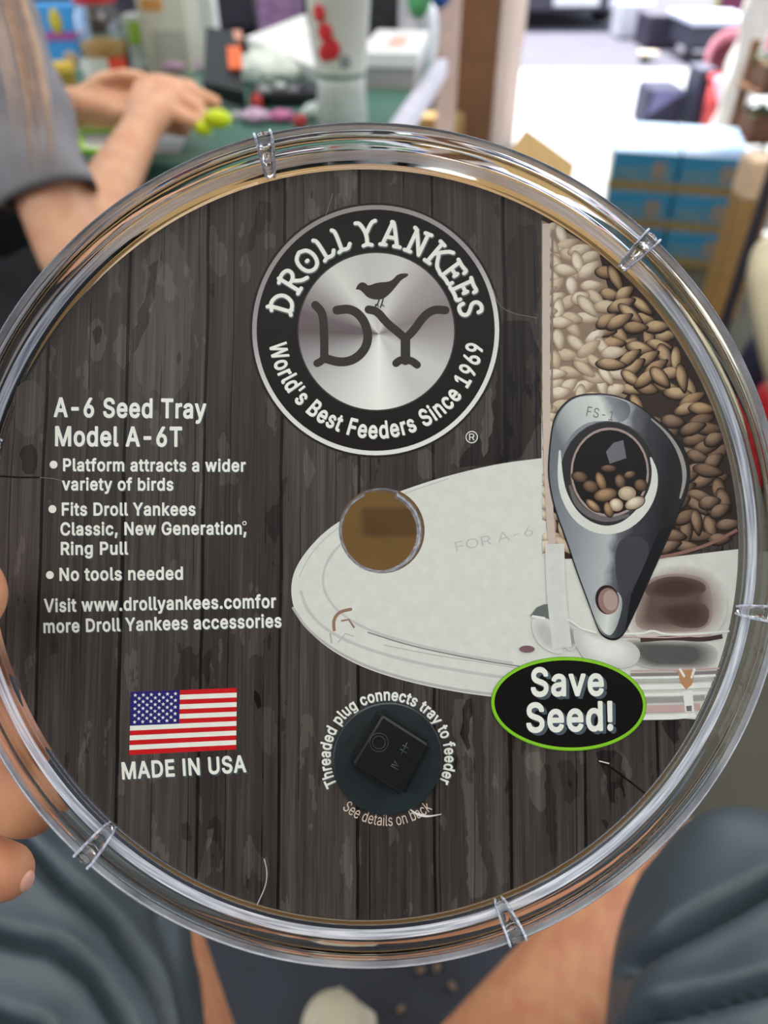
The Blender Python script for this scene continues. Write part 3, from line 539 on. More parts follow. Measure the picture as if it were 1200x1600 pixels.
        'p': '462|43 -165 33 -157 29 -143 31 387 38 398 53 403 118 402 128 396 138 379 163 396 203 407 263 406 298 395 328 379 353 357 371 337 392 302 404 267 412 227 412 152 405 112 391 72 374 42 348 13 323 -6 298 -19 268 -29 228 -32 203 -31 178 -25 138 -3 138 -143 133 -157 118 -167|206 72 238 73 253 78 267 87 278 99 292 122 303 162 303 212 298 237 287 267 268 289 253 299 238 304 203 304 188 300 173 291 153 267 142 237 139 217 138 162 148 122 167 92 188 77',
        'r': '297|43 -22 33 -14 29 0 29 375 32 390 42 400 53 403 118 402 138 387 163 400 188 407 213 409 253 406 263 397 267 385 267 320 263 309 248 299 208 302 173 295 153 280 142 260 138 235 136 -10 128 -19 118 -24',
        's': '403|136 -28 106 -20 81 -9 61 5 44 22 29 42 18 67 12 92 16 108 31 118 91 131 101 130 112 122 123 97 136 81 151 74 181 69 206 72 231 83 242 97 241 112 236 119 221 127 106 159 78 172 56 190 36 217 27 242 23 272 26 302 33 322 47 347 81 380 106 392 131 401 161 407 211 407 241 402 285 382 319 352 340 317 347 297 347 282 341 274 326 266 271 253 261 254 249 262 236 287 226 298 206 307 186 309 156 304 145 297 134 282 135 267 146 257 161 251 271 222 301 206 321 189 341 164 351 137 355 107 352 77 343 52 327 27 311 11 271 -15 241 -25 211 -31 156 -31',
        't': '265|131 -24 101 -14 78 1 55 31 45 56 41 91 40 301 -4 305 -12 311 -17 321 -17 386 -4 401 36 403 41 406 42 476 47 486 61 495 126 495 138 491 149 476 151 404 211 402 221 395 228 381 228 326 221 310 206 303 150 301 150 101 152 81 156 76 171 74 206 78 221 68 236 7 236 -4 226 -18 206 -25 166 -28',
        'u': '448|148 -25 128 -21 108 -12 81 5 63 24 49 45 37 75 30 105 29 140 29 380 32 390 42 400 53 403 118 403 128 398 135 390 138 380 138 145 140 120 148 101 163 84 178 77 203 74 228 79 248 91 263 110 271 135 272 380 275 390 283 399 293 403 358 403 368 400 378 390 381 380 379 -10 373 -17 363 -23 298 -24 283 -19 273 -2 243 -17 213 -27 183 -29',
        'v': '427|152 -21 141 -10 -5 370 -7 380 -4 390 6 400 17 403 87 403 102 394 192 149 197 151 287 395 302 403 372 403 382 400 394 385 393 370 247 -11 240 -20 227 -24 162 -24',
        'w': '605|128 -22 119 -15 114 -5 1 370 0 385 6 395 13 401 23 403 88 403 104 395 110 385 168 177 173 186 233 394 248 403 318 403 328 400 339 385 398 175 457 385 463 395 473 402 483 403 548 403 562 395 568 385 567 370 453 -5 443 -19 428 -24 368 -24 358 -22 349 -15 283 209 218 -14 203 -24',
        'y': '427|52 -166 32 -158 24 -145 23 -135 40 -75 47 -66 57 -62 97 -66 110 -60 124 -40 137 0 -5 370 -7 380 -4 390 6 400 17 403 87 403 102 394 192 149 197 151 287 395 302 403 372 403 382 400 394 385 393 370 227 -65 208 -105 182 -136 147 -158 112 -168 82 -169',
    },
}
TXT = {}
def text_mesh(body, bold=0.0, space=1.0):
    k = (body, bold, space)
    if k in TXT: return TXT[k]
    c = bpy.data.curves.new('t', 'CURVE'); c.dimensions = '2D'; c.fill_mode = 'FRONT'
    pen = 0.0; loops = []
    for ch in body:
        parts = GLYPHS['BOLD' if bold > 0.012 else 'REGULAR'][ch].split('|')
        for lp in parts[1:]:
            n = [int(q) / 1000 for q in lp.split()]
            if not n: continue
            sp = c.splines.new('POLY'); sp.points.add(len(n) // 2 - 1); sp.use_cyclic_u = True
            loops.append([(n[2 * i] + pen, n[2 * i + 1]) for i in range(len(n) // 2)])
            for i, q in enumerate(loops[-1]): sp.points[i].co = (*q, 0, 1)
        pen += int(parts[0]) / 1000 * space
    o = bpy.data.objects.new('t', c); COL.objects.link(o)
    dg = bpy.context.evaluated_depsgraph_get(); dg.update()
    me = o.evaluated_get(dg).to_mesh()
    vs = [(v.co.x, v.co.y) for v in me.vertices]; fs = [tuple(p.vertices) for p in me.polygons]
    bpy.data.objects.remove(o); bpy.data.curves.remove(c)
    TXT[k] = (vs, fs, min(v[0] for v in vs), max(v[0] for v in vs)); return TXT[k]
CAPH = max(v[1] for v in text_mesh('H')[0])
def line_text(P, body, p0, p1, cap, m, layer, bold=0.022, shadow=None, space=1.0):
    vs, fs, x0, x1 = text_mesh(body, bold, space); d = Vector((p1[0] - p0[0], p1[1] - p0[1])); ln = d.length; d.normalize(); up = Vector((d.y, -d.x))
    def fn(x, y, ox=0, oy=0):
        q = Vector(p0) + d * ((x - x0) / (x1 - x0) * ln) + up * (y / CAPH * cap); return q.x + ox, q.y + oy
    if shadow:
        for i, s_ in enumerate(shadow): P.mapped(vs, fs, lambda x, y, s_=s_: fn(x, y, *s_[:2]), s_[2] if len(s_) > 2 else I_shadow, layer - 1 - i)
    P.mapped(vs, fs, fn, m, layer)
def arc_text(P, body, c, r, a0, a1, cap, m, layer, bold=0.022, inward=False, off=(0, 0), ry=1.0, space=1.0):
    vs, fs, x0, x1 = text_mesh(body, bold, space)
    def fn(x, y):
        t = math.radians(a0 + (a1 - a0) * (x - x0) / (x1 - x0)); q = r + (-1 if inward else 1) * y / CAPH * cap
        return c[0] + q * math.cos(t) + off[0], c[1] - q * math.sin(t) * ry + off[1]
    P.mapped(vs, fs, fn, m, layer)

# -- printed feeder picture (a photograph printed on the card)
P = Print()
def cir(p0, p1, n=14, r=0.0857):                                        # along the card's edge
    a0 = math.atan2(*K(*p0)[::-1]); a1 = math.atan2(*K(*p1)[::-1])
    return [Kinv(r * math.cos(a0 + (a1 - a0) * i / n), r * math.sin(a0 + (a1 - a0) * i / n)) for i in range(n + 1)]
c_tray = ink('tray_white', (204, 206, 196)); c_line = ink('tray_line', (172, 170, 164)); c_line2 = ink('tray_dark_line', (128, 120, 120)); c_edge = ink('tray_edge', (184, 184, 178))
P.poly(smooth([(846, 716), (780, 724), (700, 743), (640, 762), (585, 783), (540, 808), (505, 832), (475, 865), (458, 895), (454, 925), (460, 955), (480, 985), (515, 1015), (560, 1040), (610, 1058), (670, 1073), (730, 1084), (790, 1091), (850, 1098), (1000, 1117)]) + cir((1088, 1125), (1153, 858)) + [(1010, 875), (1000, 640), (846, 640)], c_tray, 1)
# the tray hole is cut through the print as well: repaint nothing, the board carries the hole (see trim below)
P.stroke([(700, 748), (640, 768), (585, 790), (542, 815), (508, 840), (482, 870), (468, 900)], 2, c_edge, 2)
P.stroke([(545, 838), (515, 868), (503, 900), (508, 930), (530, 958), (575, 985), (640, 1005), (730, 1025), (800, 1036)], 4, c_edge, 2)
P.stroke([(470, 925), (480, 955), (510, 985), (560, 1010), (640, 1034), (740, 1052), (800, 1060)], 5, c_edge, 2)
P.stroke([(575, 988), (640, 1009), (740, 1030), (830, 1044)], 2, c_line2, 3); P.stroke([(600, 1008), (680, 1024), (760, 1036), (820, 1046)], 1.5, c_line, 3)
P.stroke([(458, 950), (478, 981), (515, 1011), (560, 1036), (610, 1054), (670, 1069), (730, 1080), (790, 1087)], 4, c_line, 2)
c_brn = ink('clip_brown', (140, 112, 92))
P.stroke([(522, 984), (521, 968), (530, 956), (548, 952)], 5, c_brn, 4); P.stroke([(534, 970), (545, 968), (553, 980)], 3, c_brn, 4); P.stroke([(516, 990), (518, 1004)], 3, c_line, 4)
P.stroke([(528, 1004), (540, 990), (552, 994)], 2, c_line, 4)
c_bg = ink('tube_dark', (52, 42, 36)); c_bg2 = ink('tube_haze', (136, 116, 98)); c_edge2 = ink('tube_edge', (190, 174, 162))
edge = cir((846, 341), (1153, 835), 26)
P.poly(edge + [(1100, 856), (1050, 868), (1000, 874), (868, 873), (852, 800), (846, 640)], c_bg, 4)
P.poly([(846, 344), (880, 360), (935, 392), (955, 470), (960, 560), (985, 612), (960, 640), (880, 660), (862, 800), (852, 800), (846, 640)], c_bg2, 5)
SEEDC = {'p': ((150, 130, 110), [(208, 195, 170), (216, 206, 184), (196, 180, 152), (212, 200, 174)]), 't': ((92, 72, 54), [(176, 148, 112), (186, 162, 126), (162, 134, 100), (180, 152, 118)]), 'd': ((72, 57, 47), [(134, 110, 88), (142, 118, 96), (122, 98, 78), (136, 112, 92)])}
NS = 5
seedm = {k: [[ink('seed_%s%d_%d' % (k, i, j), tuple(e + (c_ - e) * ((j / (NS - 1)) ** 0.8) for e, c_ in zip(ec, c))) for j in range(NS)] for i, c in enumerate(cs)] for k, (ec, cs) in SEEDC.items()}
seed_o = ink('seed_outline', (40, 31, 26))
rs = random.Random(11); placed = []; lay = 6
for tries in range(5000):
    x, y = rs.uniform(848, 1150), rs.uniform(350, 858)
    u, v = K(x, y)
    if math.hypot(u, v) > 0.0838: continue
    if y > 868 - max(0, x - 1010) * 0.22: continue
    if (x - 1010) ** 2 / 70 ** 2 + (y - 668) ** 2 / 60 ** 2 < 1 and rs.random() < 0.97: continue   # the dark gap beside the bracket
    if any((x - a) ** 2 + ((y - b) * 1.15) ** 2 < 17.5 ** 2 for a, b in placed): continue
    placed.append((x, y))
placed.sort(key=lambda p: p[1] + rs.uniform(-15, 15))
for i, (x, y) in enumerate(placed):
    k = 'p' if x < 955 + rs.uniform(-25, 25) else ('d' if (y > 650 or x > 1110) else 't')
    a = rs.choice((rs.uniform(-0.7, 0.3), rs.uniform(-0.7, 0.3), rs.uniform(0.6, 1.6))); rl, rw = rs.uniform(16, 23), rs.uniform(8, 10.5)
    l = lay + i % 40
    def seedshape(g, dx=0, dy=0, l_=1.0):
        pts = []
        for q in range(18):
            t = 2 * PI * q / 18; xx = rl * g * math.cos(t) * l_; yy = rw * g * math.sin(t) * (1 - 0.35 * max(0, math.cos(t))) * l_
            X_, Y_ = x + dx + xx * math.cos(a) - yy * math.sin(a), y + dy + xx * math.sin(a) + yy * math.cos(a)
            X_ = max(X_, 847); uu, vv = K(X_, Y_); h = math.hypot(uu, vv)
            if h > 0.0856: X_, Y_ = Kinv(uu * 0.0856 / h, vv * 0.0856 / h)
            pts.append((X_, Y_))
        return pts
    if k != 'p': P.poly(seedshape(1.14, 1, 1.5), seed_o, l)
    for j in range(NS): P.poly(seedshape(1.0 - 0.13 * j, -0.7 * j, -0.9 * j), seedm[k][i % 4][j], l + 0.15 + 0.15 * j)
P.stroke([(853, 350), (853, 560), (854, 700), (858, 800), (864, 870)], 12, c_edge2, 50, cap=False)
P.stroke([(863, 360), (862, 560), (862, 640)], 3, c_bg2, 51, cap=False)
# below the tube
c_sh = ink('base_shade', (112, 94, 88)); c_sh2 = ink('base_dark', (66, 52, 48)); c_pk = ink('base_pink', (186, 158, 154)); c_sl = ink('base_silver', (188, 190, 184)); c_gr = ink('base_grey', (104, 102, 98)); c_wt = ink('base_white', (218, 220, 212))
P.soft([(1000, 900), (1050, 880), (1112, 888), (1140, 930), (1128, 990), (1060, 1000), (975, 996), (985, 945)], 'base_soft', (200, 200, 192), (150, 136, 126), 51, 16, 0.68)
P.soft([(1006, 906), (1050, 894), (1104, 902), (1114, 940), (1110, 984), (1050, 988), (990, 984), (994, 948)], 'base_shade', (146, 132, 122), (92, 74, 68), 53.2, 14, 0.66)
P.soft([(1012, 910), (1050, 898), (1100, 908), (1104, 928), (1050, 938), (1004, 930)], 'base_cap', (92, 74, 68), (66, 52, 48), 55.4, 12, 0.55); P.soft([(1026, 944), (1106, 936), (1108, 980), (1060, 982), (1024, 962)], 'base_core', (92, 74, 68), (68, 54, 50), 55.4, 12, 0.55)
P.stroke([(1000, 1000), (1050, 996), (1095, 1000), (1128, 994)], 7, c_sh2, 55, cap=False)
P.soft([(960, 998), (1020, 1000), (1122, 1002), (1118, 1044), (1060, 1046), (990, 1044)], 'band', (176, 174, 166), (86, 84, 82), 54.3, 14, 0.6)
P.soft([(888, 975), (930, 993), (985, 1000), (1004, 1022), (985, 1047), (910, 1038)], 'foot_glare', (186, 188, 182), (216, 218, 210), 56.2, 10, 0.4)
P.stroke([(963, 990), (1005, 990), (1018, 984), (1040, 992), (1090, 990), (1139, 986)], 3, c_wt, 57, cap=False); P.stroke([(963, 995), (1040, 996), (1110, 992)], 2, c_pk, 57, cap=False)
[P.stroke([(866, 850), (868, 920), (872, 960), (878, 1012)], w_, ink('tube_wall%d' % w_, (204 - w0, 204 - w0, 197 - w0 * 0.8)), 55 + w0 * 0.03, cap=False) for w_, w0 in ((30, 2), (18, 4))]
P.stroke([(888, 968), (908, 982), (930, 988)], 3, c_wt, 57); P.soft([(880, 968), (904, 984), (902, 1012), (882, 1020)], 'foot_shade', (196, 198, 190), (140, 142, 138), 54.1, 6, 0.5)
P.poly([(828, 962), (838, 949), (850, 944), (857, 944), (857, 966), (835, 966)], ink('wing', (98, 104, 102)), 56); P.stroke([(832, 963), (850, 966)], 4, c_wt, 57)
P.soft([(828, 962), (860, 964), (868, 1000), (884, 1022), (858, 1020), (834, 1000)], 'wing_shade', (203, 205, 196), (180, 180, 176), 53, 6, 0.5)
P.ell(823, 1014, 12, 5.5, ink('maroon_mark', (118, 88, 96)), 54)
for y, w_, m_ in ((1046, 2.5, c_pk), (1052, 5, c_line2), (1057, 4, c_wt), (1063, 4, c_line), (1072, 8, c_wt), (1084, 5, c_wt), (1092, 8, ink('rim_grey', (150, 146, 142))), (1106, 11, c_pk), (1119, 8, c_wt)):
    xr = Kinv(0, 0)[0]; x1 = 1126 - (y - 1040) * 0.5
    P.stroke([(985, y + 2), (1050, y + 1), (x1, y - 2)], w_, m_, 58, cap=False)
P.poly([(1058, 1047), (1086, 1046), (1080, 1070), (1071, 1077), (1062, 1066)], ink('clip_amber', (176, 132, 96)), 60); P.poly([(1066, 1080), (1081, 1078), (1084, 1112), (1070, 1113)], c_wt, 60); P.poly([(1071, 1103), (1080, 1102), (1080, 1111), (1072, 1111)], c_gr, 61)
P.stroke([(1062, 1046), (1068, 1056)], 4, c_wt, 61); P.stroke([(1084, 1046), (1080, 1058)], 4, c_wt, 61)
P.stroke([(1022, 872), (1062, 865), (1110, 850), (1151, 828)], 5, ink('tube_base_line', (132, 98, 86)), 56, cap=False)
# bracket
def ramp_ink(name, p0, p1, stops):
    m = bpy.data.materials.new('print_' + name); m.use_nodes = True; nt = m.node_tree; b = nt.nodes['Principled BSDF']; b.inputs['Roughness'].default_value = 0.33; b.inputs['Specular IOR Level'].default_value = 0.12
    tc = node(nt, 'ShaderNodeTexCoord'); a, c = Vector(K(*p0)), Vector(K(*p1)); d = c - a
    vs = node(nt, 'ShaderNodeVectorMath', operation='SUBTRACT'); nt.links.new(tc.outputs['Object'], vs.inputs[0]); vs.inputs[1].default_value = (a.x, a.y, 0)
    dt = node(nt, 'ShaderNodeVectorMath', operation='DOT_PRODUCT'); nt.links.new(vs.outputs[0], dt.inputs[0]); dt.inputs[1].default_value = (d.x / d.length_squared, d.y / d.length_squared, 0)
    no = node(nt, 'ShaderNodeTexNoise'); no.inputs['Scale'].default_value = 350; nt.links.new(tc.outputs['Object'], no.inputs['Vector'])
    v = mth(nt, 'ADD', dt.outputs['Value'], mth(nt, 'MULTIPLY', mth(nt, 'SUBTRACT', no.outputs[0], 0.5), 0.08))
    rp = node(nt, 'ShaderNodeValToRGB'); e = rp.color_ramp.elements
    e[0].position, e[0].color = stops[0][0], lin(stops[0][1]); e[1].position, e[1].color = stops[-1][0], lin(stops[-1][1])
    for p_, c_ in stops[1:-1]: e.new(p_).color = lin(c_)
    nt.links.new(v, rp.inputs[0]); nt.links.new(rp.outputs[0], b.inputs['Base Color']); return m
I_brk = ramp_ink('bracket_steel', (858, 760), (1076, 800), [(0, (104, 110, 114)), (0.22, (132, 138, 142)), (0.46, (168, 172, 172)), (0.52, (96, 98, 102)), (0.62, (56, 58, 62)), (0.85, (30, 31, 34)), (1, (44, 46, 48))])
brk = [(924, 616), (896, 621), (877, 637), (865, 658), (860, 695), (857, 737), (861, 768), (869, 800), (885, 842), (903, 897), (916, 931), (930, 970), (938, 989), (951, 997), (964, 997), (976, 986), (993, 950), (1014, 902), (1037, 850), (1061, 795), (1074, 760), (1075, 732), (1069, 705), (1050, 679), (1019, 653), (993, 632), (961, 619)]
cx_, cy_ = 955, 760
P.poly(closed_smooth([(cx_ + (x - cx_) * 1.025, cy_ + (y - cy_) * 1.015) for x, y in brk]), ink('bracket_outline', (34, 32, 32)), 64); P.poly(closed_smooth(brk), I_brk, 66)
I_top = ramp_ink('bracket_top', (872, 690), (985, 640), [(0, (104, 110, 114)), (0.3, (176, 182, 178)), (0.68, (204, 208, 200)), (0.8, (130, 134, 138)), (1, (92, 96, 100))])
P.poly(closed_smooth([(876, 640), (896, 622), (924, 618), (961, 621), (988, 633), (978, 662), (945, 657), (915, 660), (890, 680), (876, 712), (864, 700), (867, 662)]), I_top, 68)
P.poly(closed_smooth([(962, 842), (1000, 836), (1018, 856), (992, 915), (972, 936), (960, 900)]), ink('bracket_dim', (62, 63, 68)), 67)
P.poly([(976, 985), (993, 950), (1036, 850), (1050, 820), (1030, 828), (985, 930)], ink('bracket_side', (26, 27, 30)), 69)
P.poly(closed_smooth([(922, 940), (934, 922), (966, 922), (974, 945), (958, 994), (942, 990), (930, 965)]), ramp_ink('bracket_tip', (925, 950), (975, 960), [(0, (150, 156, 156)), (0.5, (204, 208, 200)), (1, (120, 126, 130))]), 69)
P.stroke([(1017, 655), (1040, 675), (1058, 700), (1068, 728), (1069, 752), (1062, 778)], [2, 4, 6, 7, 6, 3], ink('bracket_glint', (150, 144, 138)), 69)
P.ell(950, 745, 76, 87, ink('bracket_ring', (66, 64, 66)), 70)
P.ring(950, 746, 60, 75, ink('bracket_ring_dark', (48, 46, 48)), 71, ry=1.14)
P.stroke([(874, 705), (874, 740), (879, 772), (896, 804), (920, 823), (948, 830), (978, 822), (1004, 798), (1020, 768), (1023, 738), (1016, 716)], [3, 8, 11, 13, 14, 13, 15, 16, 13, 9, 3], ink('bracket_ring_light', (206, 208, 198)), 72)
P.stroke([(890, 760), (899, 787), (921, 806), (950, 813), (980, 806)], [4, 8, 9, 9, 5], ink('bracket_ring_mid', (100, 96, 96)), 73)
P.ring(952, 738, 57, 61, ink('bracket_ring_rough', (156, 140, 132)), 74, ry=1.14)
P.ell(952, 738, 58, 66, ink('port_dark', (30, 28, 29)), 75)
P.poly([(946, 706), (958, 692), (973, 688), (978, 716), (952, 725)], ink('port_reflection', (104, 104, 110)), 76)
for (x, y, a, rl, rw, k) in ((905, 745, 0.2, 12, 8, 'd'), (922, 760, 0.3, 12, 9, 'd'), (938, 752, 1.2, 15, 7, 't'), (968, 752, 1.3, 11, 8, 'd'), (983, 742, -0.3, 9, 5, 'd'), (1000, 758, 0.5, 10, 9, 'd'), (945, 773, -0.2, 18, 10, 't'), (979, 771, 0.0, 14, 11, 'p'), (962, 789, 0.4, 11, 10, 'p'), (991, 786, -0.4, 16, 9, 'p'), (950, 796, 1.3, 12, 7, 't'), (926, 790, 0.7, 14, 6, 't'), (950, 732, 0, 12, 5, 'd')):
    P.ell(x, y, rl + 1.5, rw + 1.5, seed_o, 77, a, 18); [P.ell(x - 0.5 * j, y - 0.7 * j, rl * (1 - 0.15 * j), rw * (1 - 0.15 * j), seedm[k][(x + y) % 4][j], 78 + 0.2 * j, a, 18) for j in range(NS)]
P.ell(948, 937, 18.5, 23, ink('rivet_edge', (44, 34, 34)), 76, -0.15); P.ell(950, 939, 16, 20.5, ink('rivet_hole', (140, 112, 104)), 77, -0.15); P.ell(953, 938, 11, 16, ink('rivet_inner', (164, 146, 134)), 78, -0.15)
line_text(P, 'FS-1', (915, 650), (957, 658), 15, ink('stamp', (112, 110, 106)), 76, 0.0, space=1.15)
line_text(P, 'FOR A-6', (713, 862), (834, 836), 15, ink('stamp_pale', (180, 181, 174)), 5, 0.01)
picture = P
# cut the card's hole out of the picture
o_pic = P.build('feeder_picture')
bmx = bmesh.new(); bmx.from_mesh(o_pic.data)
for k in range(40):                                                     # slice with the tangents of the hole, then delete the inside
    a = 2 * PI * k / 40; d = Vector((math.cos(a), math.sin(a), 0))
    near = [f for f in bmx.faces if f.calc_center_median().length < 0.075 and min(v.co.length for v in f.verts) < 0.075 and f.verts[0].co.z < CT + STEP * 4.5]
    geom = set(near)
    for f in near: geom.update(f.edges); geom.update(f.verts)
    bmesh.ops.bisect_plane(bmx, geom=list(geom), dist=1e-7, plane_co=d * RH, plane_no=d)
dele = [f for f in bmx.faces if Vector((f.calc_center_median().x, f.calc_center_median().y, 0)).length < RH]
bmesh.ops.delete(bmx, geom=dele, context='FACES'); bmx.to_mesh(o_pic.data); bmx.free()

# -- worn and dark patches printed in the wood
P = Print(); W_l, W_l2, W_d, W_k = printed_wood(0.075), printed_wood(0.045), printed_wood(-0.07), printed_wood(-0.13)
Q = lambda pts: [(640 + x / 2.857, 1100 + y / 2.857) for x, y in pts]
jag = random.Random(4)
def rough(pts, a=3.0):
    q = closed_smooth(pts, 1); out = []
    for p0, p1 in zip(q, q[1:] + q[:1]):
        n = max(1, int(math.hypot(p1[0] - p0[0], p1[1] - p0[1]) / 9))
        for i in range(n): out.append((p0[0] + (p1[0] - p0[0]) * i / n + jag.uniform(-a, a), p0[1] + (p1[1] - p0[1]) * i / n + jag.uniform(-a, a) * 0.4))
    return out
for pts, m_, l_ in ((Q([(185, -20), (262, -20), (285, 130), (290, 330), (300, 560), (350, 780), (335, 860), (255, 870), (262, 700), (248, 420), (230, 330), (200, 150)]), W_l, 2), (Q([(320, -20), (420, 20), (432, 420), (450, 790), (385, 820), (345, 500)]), W_l2, 2), (Q([(510, 215), (600, 215), (612, 480), (560, 480), (520, 350)]), W_l, 2),
                    (Q([(650, 250), (750, 250), (742, 420), (700, 455), (680, 350)]), W_d, 2), (Q([(830, 205), (945, 205), (950, 330), (965, 440), (930, 350), (906, 472), (880, 350), (850, 260)]), W_k, 2), (Q([(855, 508), (890, 520), (872, 572)]), W_k, 2), (Q([(1125, 60), (1210, 60), (1195, 190), (1150, 150)]), W_k, 2), (Q([(600, 270), (640, 270), (660, 700), (630, 740), (600, 400)]), W_d, 2), (Q([(235, -10), (290, -30), (262, 120), (268, 215), (245, 190), (228, 110)]), W_k, 3),
                    ([(238, 372), (272, 352), (296, 410), (305, 500), (290, 600), (262, 640), (240, 600), (228, 640), (206, 540), (224, 450)], W_l2, 2), ([(236, 410), (248, 405), (240, 460), (226, 520), (208, 560), (204, 530), (222, 480)], W_d, 3), ([(384, 390), (392, 410), (390, 440), (380, 445), (376, 420)], W_l, 2),
                    ([(772, 500), (844, 502), (844, 712), (720, 734), (716, 716), (756, 680), (778, 600)], W_k, 2), ([(758, 620), (768, 600), (770, 660), (756, 720), (750, 700)], W_l, 3), ([(800, 352), (844, 352), (844, 498), (806, 494), (782, 470)], W_d, 2), ([(140, 500), (158, 495), (170, 540), (150, 570), (136, 545)], W_l, 2), ([(146, 512), (156, 508), (160, 534), (148, 540)], W_d, 3),
                    ([(280, 1290), (296, 1282), (300, 1316), (284, 1312)], W_d, 2), ([(320, 1290), (340, 1270), (350, 1310), (345, 1360), (330, 1350)], W_d, 2), ([(322, 1300), (336, 1292), (330, 1324), (320, 1330)], W_l, 3), ([(395, 1075), (410, 1085), (408, 1110), (396, 1100)], W_k, 2), ([(400, 1110), (425, 1100), (436, 1150), (420, 1190), (404, 1150)], W_l2, 2), ([(648, 705), (676, 700), (684, 745), (655, 752)], W_l, 2), ([(30, 700), (56, 690), (60, 740), (34, 742)], W_k, 2), ([(24, 600), (60, 590), (72, 650), (44, 690), (20, 660)], W_l2, 2)):
    P.poly(rough(pts), m_, l_ * 0.5)
ob = board_o.data; base = bmesh.new(); base.from_mesh(ob)
for f in P.bm.faces: f.material_index += 1
tmp = bpy.data.meshes.new('tmp'); P.bm.to_mesh(tmp); P.bm.free(); base.from_mesh(tmp); base.to_mesh(ob); base.free()
for m_ in P.m: ob.materials.append(m_)

# -- round badge
P = Print(); BC = (587.0, 516.0)
def cone_ink():
    m = bpy.data.materials.new('print_spun_silver'); m.use_nodes = True; nt = m.node_tree; b = nt.nodes['Principled BSDF']; b.inputs['Roughness'].default_value = 0.33; b.inputs['Specular IOR Level'].default_value = 0.12
    tc = node(nt, 'ShaderNodeTexCoord'); c = K(592, 522)
    vs = node(nt, 'ShaderNodeVectorMath', operation='SUBTRACT'); nt.links.new(tc.outputs['Object'], vs.inputs[0]); vs.inputs[1].default_value = (c[0], c[1], 0)
    g = node(nt, 'ShaderNodeTexGradient', gradient_type='RADIAL'); nt.links.new(vs.outputs[0], g.inputs[0])
    rp = node(nt, 'ShaderNodeValToRGB'); e = rp.color_ramp.elements
    # RADIAL: 0.5 = +x, 0.75 = +y, 0/1 = -x, 0.25 = -y
    e[0].position, e[0].color = 0.0, lin((96, 86, 86)); e[1].position, e[1].color = 1.0, lin((96, 86, 86))
    for p_, c_ in ((0.06, (150, 148, 146)), (0.14, (190, 190, 184)), (0.25, (226, 227, 218)), (0.34, (186, 186, 182)), (0.42, (190, 190, 186)), (0.50, (150, 144, 142)), (0.56, (128, 118, 118)), (0.64, (158, 152, 150)), (0.70, (196, 194, 188)), (0.78, (186, 184, 178)), (0.85, (205, 205, 196)), (0.91, (150, 144, 142)), (0.96, (104, 92, 94))): e.new(p_).color = lin(c_)
    nt.links.new(g.outputs[1], rp.inputs[0]); nt.links.new(rp.outputs[0], b.inputs['Base Color']); return m
I_spun = cone_ink(); I_rim = ramp_ink('silver_ring', (500, 350), (640, 700), [(0, (140, 134, 130)), (0.35, (150, 144, 146)), (0.6, (206, 206, 198)), (1, (214, 215, 206))])
P.ell(*BC, 197, 199, ink('badge_edge', (36, 32, 30)), 6, n=96); P.ell(*BC, 193, 195.5, I_rim, 8, n=96); P.ell(*BC, 186, 188.5, I_badge, 10, n=96)
P.ell(588, 518, 123.5, 124.5, ink('badge_inner_edge', (60, 56, 54)), 12, n=72); P.ell(588, 518, 121.5, 122.5, I_spun, 13, n=72)
P.build('logo_badge')
P = Print()
Z = lambda pts: [(380 + x / 2.857, 300 + y / 2.857) for x, y in pts]
I_dy = ink('logo_dark', (52, 47, 44)); 
for pts, w in (([(322, 505), (352, 535), (360, 590), (362, 660), (362, 740)], 13), ([(330, 765), (345, 758), (362, 742)], 12), ([(418, 528), (480, 520), (532, 560), (556, 620), (556, 670), (535, 715), (490, 752), (430, 762), (362, 742)], 14),
               ([(560, 525), (598, 532), (640, 585), (690, 625), (724, 655)], 13), ([(902, 528), (850, 524), (805, 555), (762, 618), (724, 655)], 13), ([(724, 650), (724, 752)], 15), ([(682, 765), (700, 750), (724, 752), (750, 752), (776, 772)], 12)):
    P.stroke(smooth(Z(pts)), w, I_dy, 18)
P.poly(smooth(Z([(503, 432), (512, 412), (530, 402), (548, 408), (558, 420), (600, 404), (645, 402), (668, 392), (690, 366), (736, 363), (737, 375), (706, 392), (680, 425), (655, 455), (625, 478), (590, 482), (555, 472), (535, 450), (520, 436), (503, 436)]), 1), I_dy, 19)
for leg in ([(608, 478), (600, 500), (590, 512)], [(625, 476), (618, 502), (612, 516)]): P.stroke(Z(leg), 2.2, I_dy, 19)
for toe in ([(600, 500), (588, 505)], [(618, 502), (628, 510)], [(600, 500), (603, 513)]): P.stroke(Z(toe), 1.6, I_dy, 19)
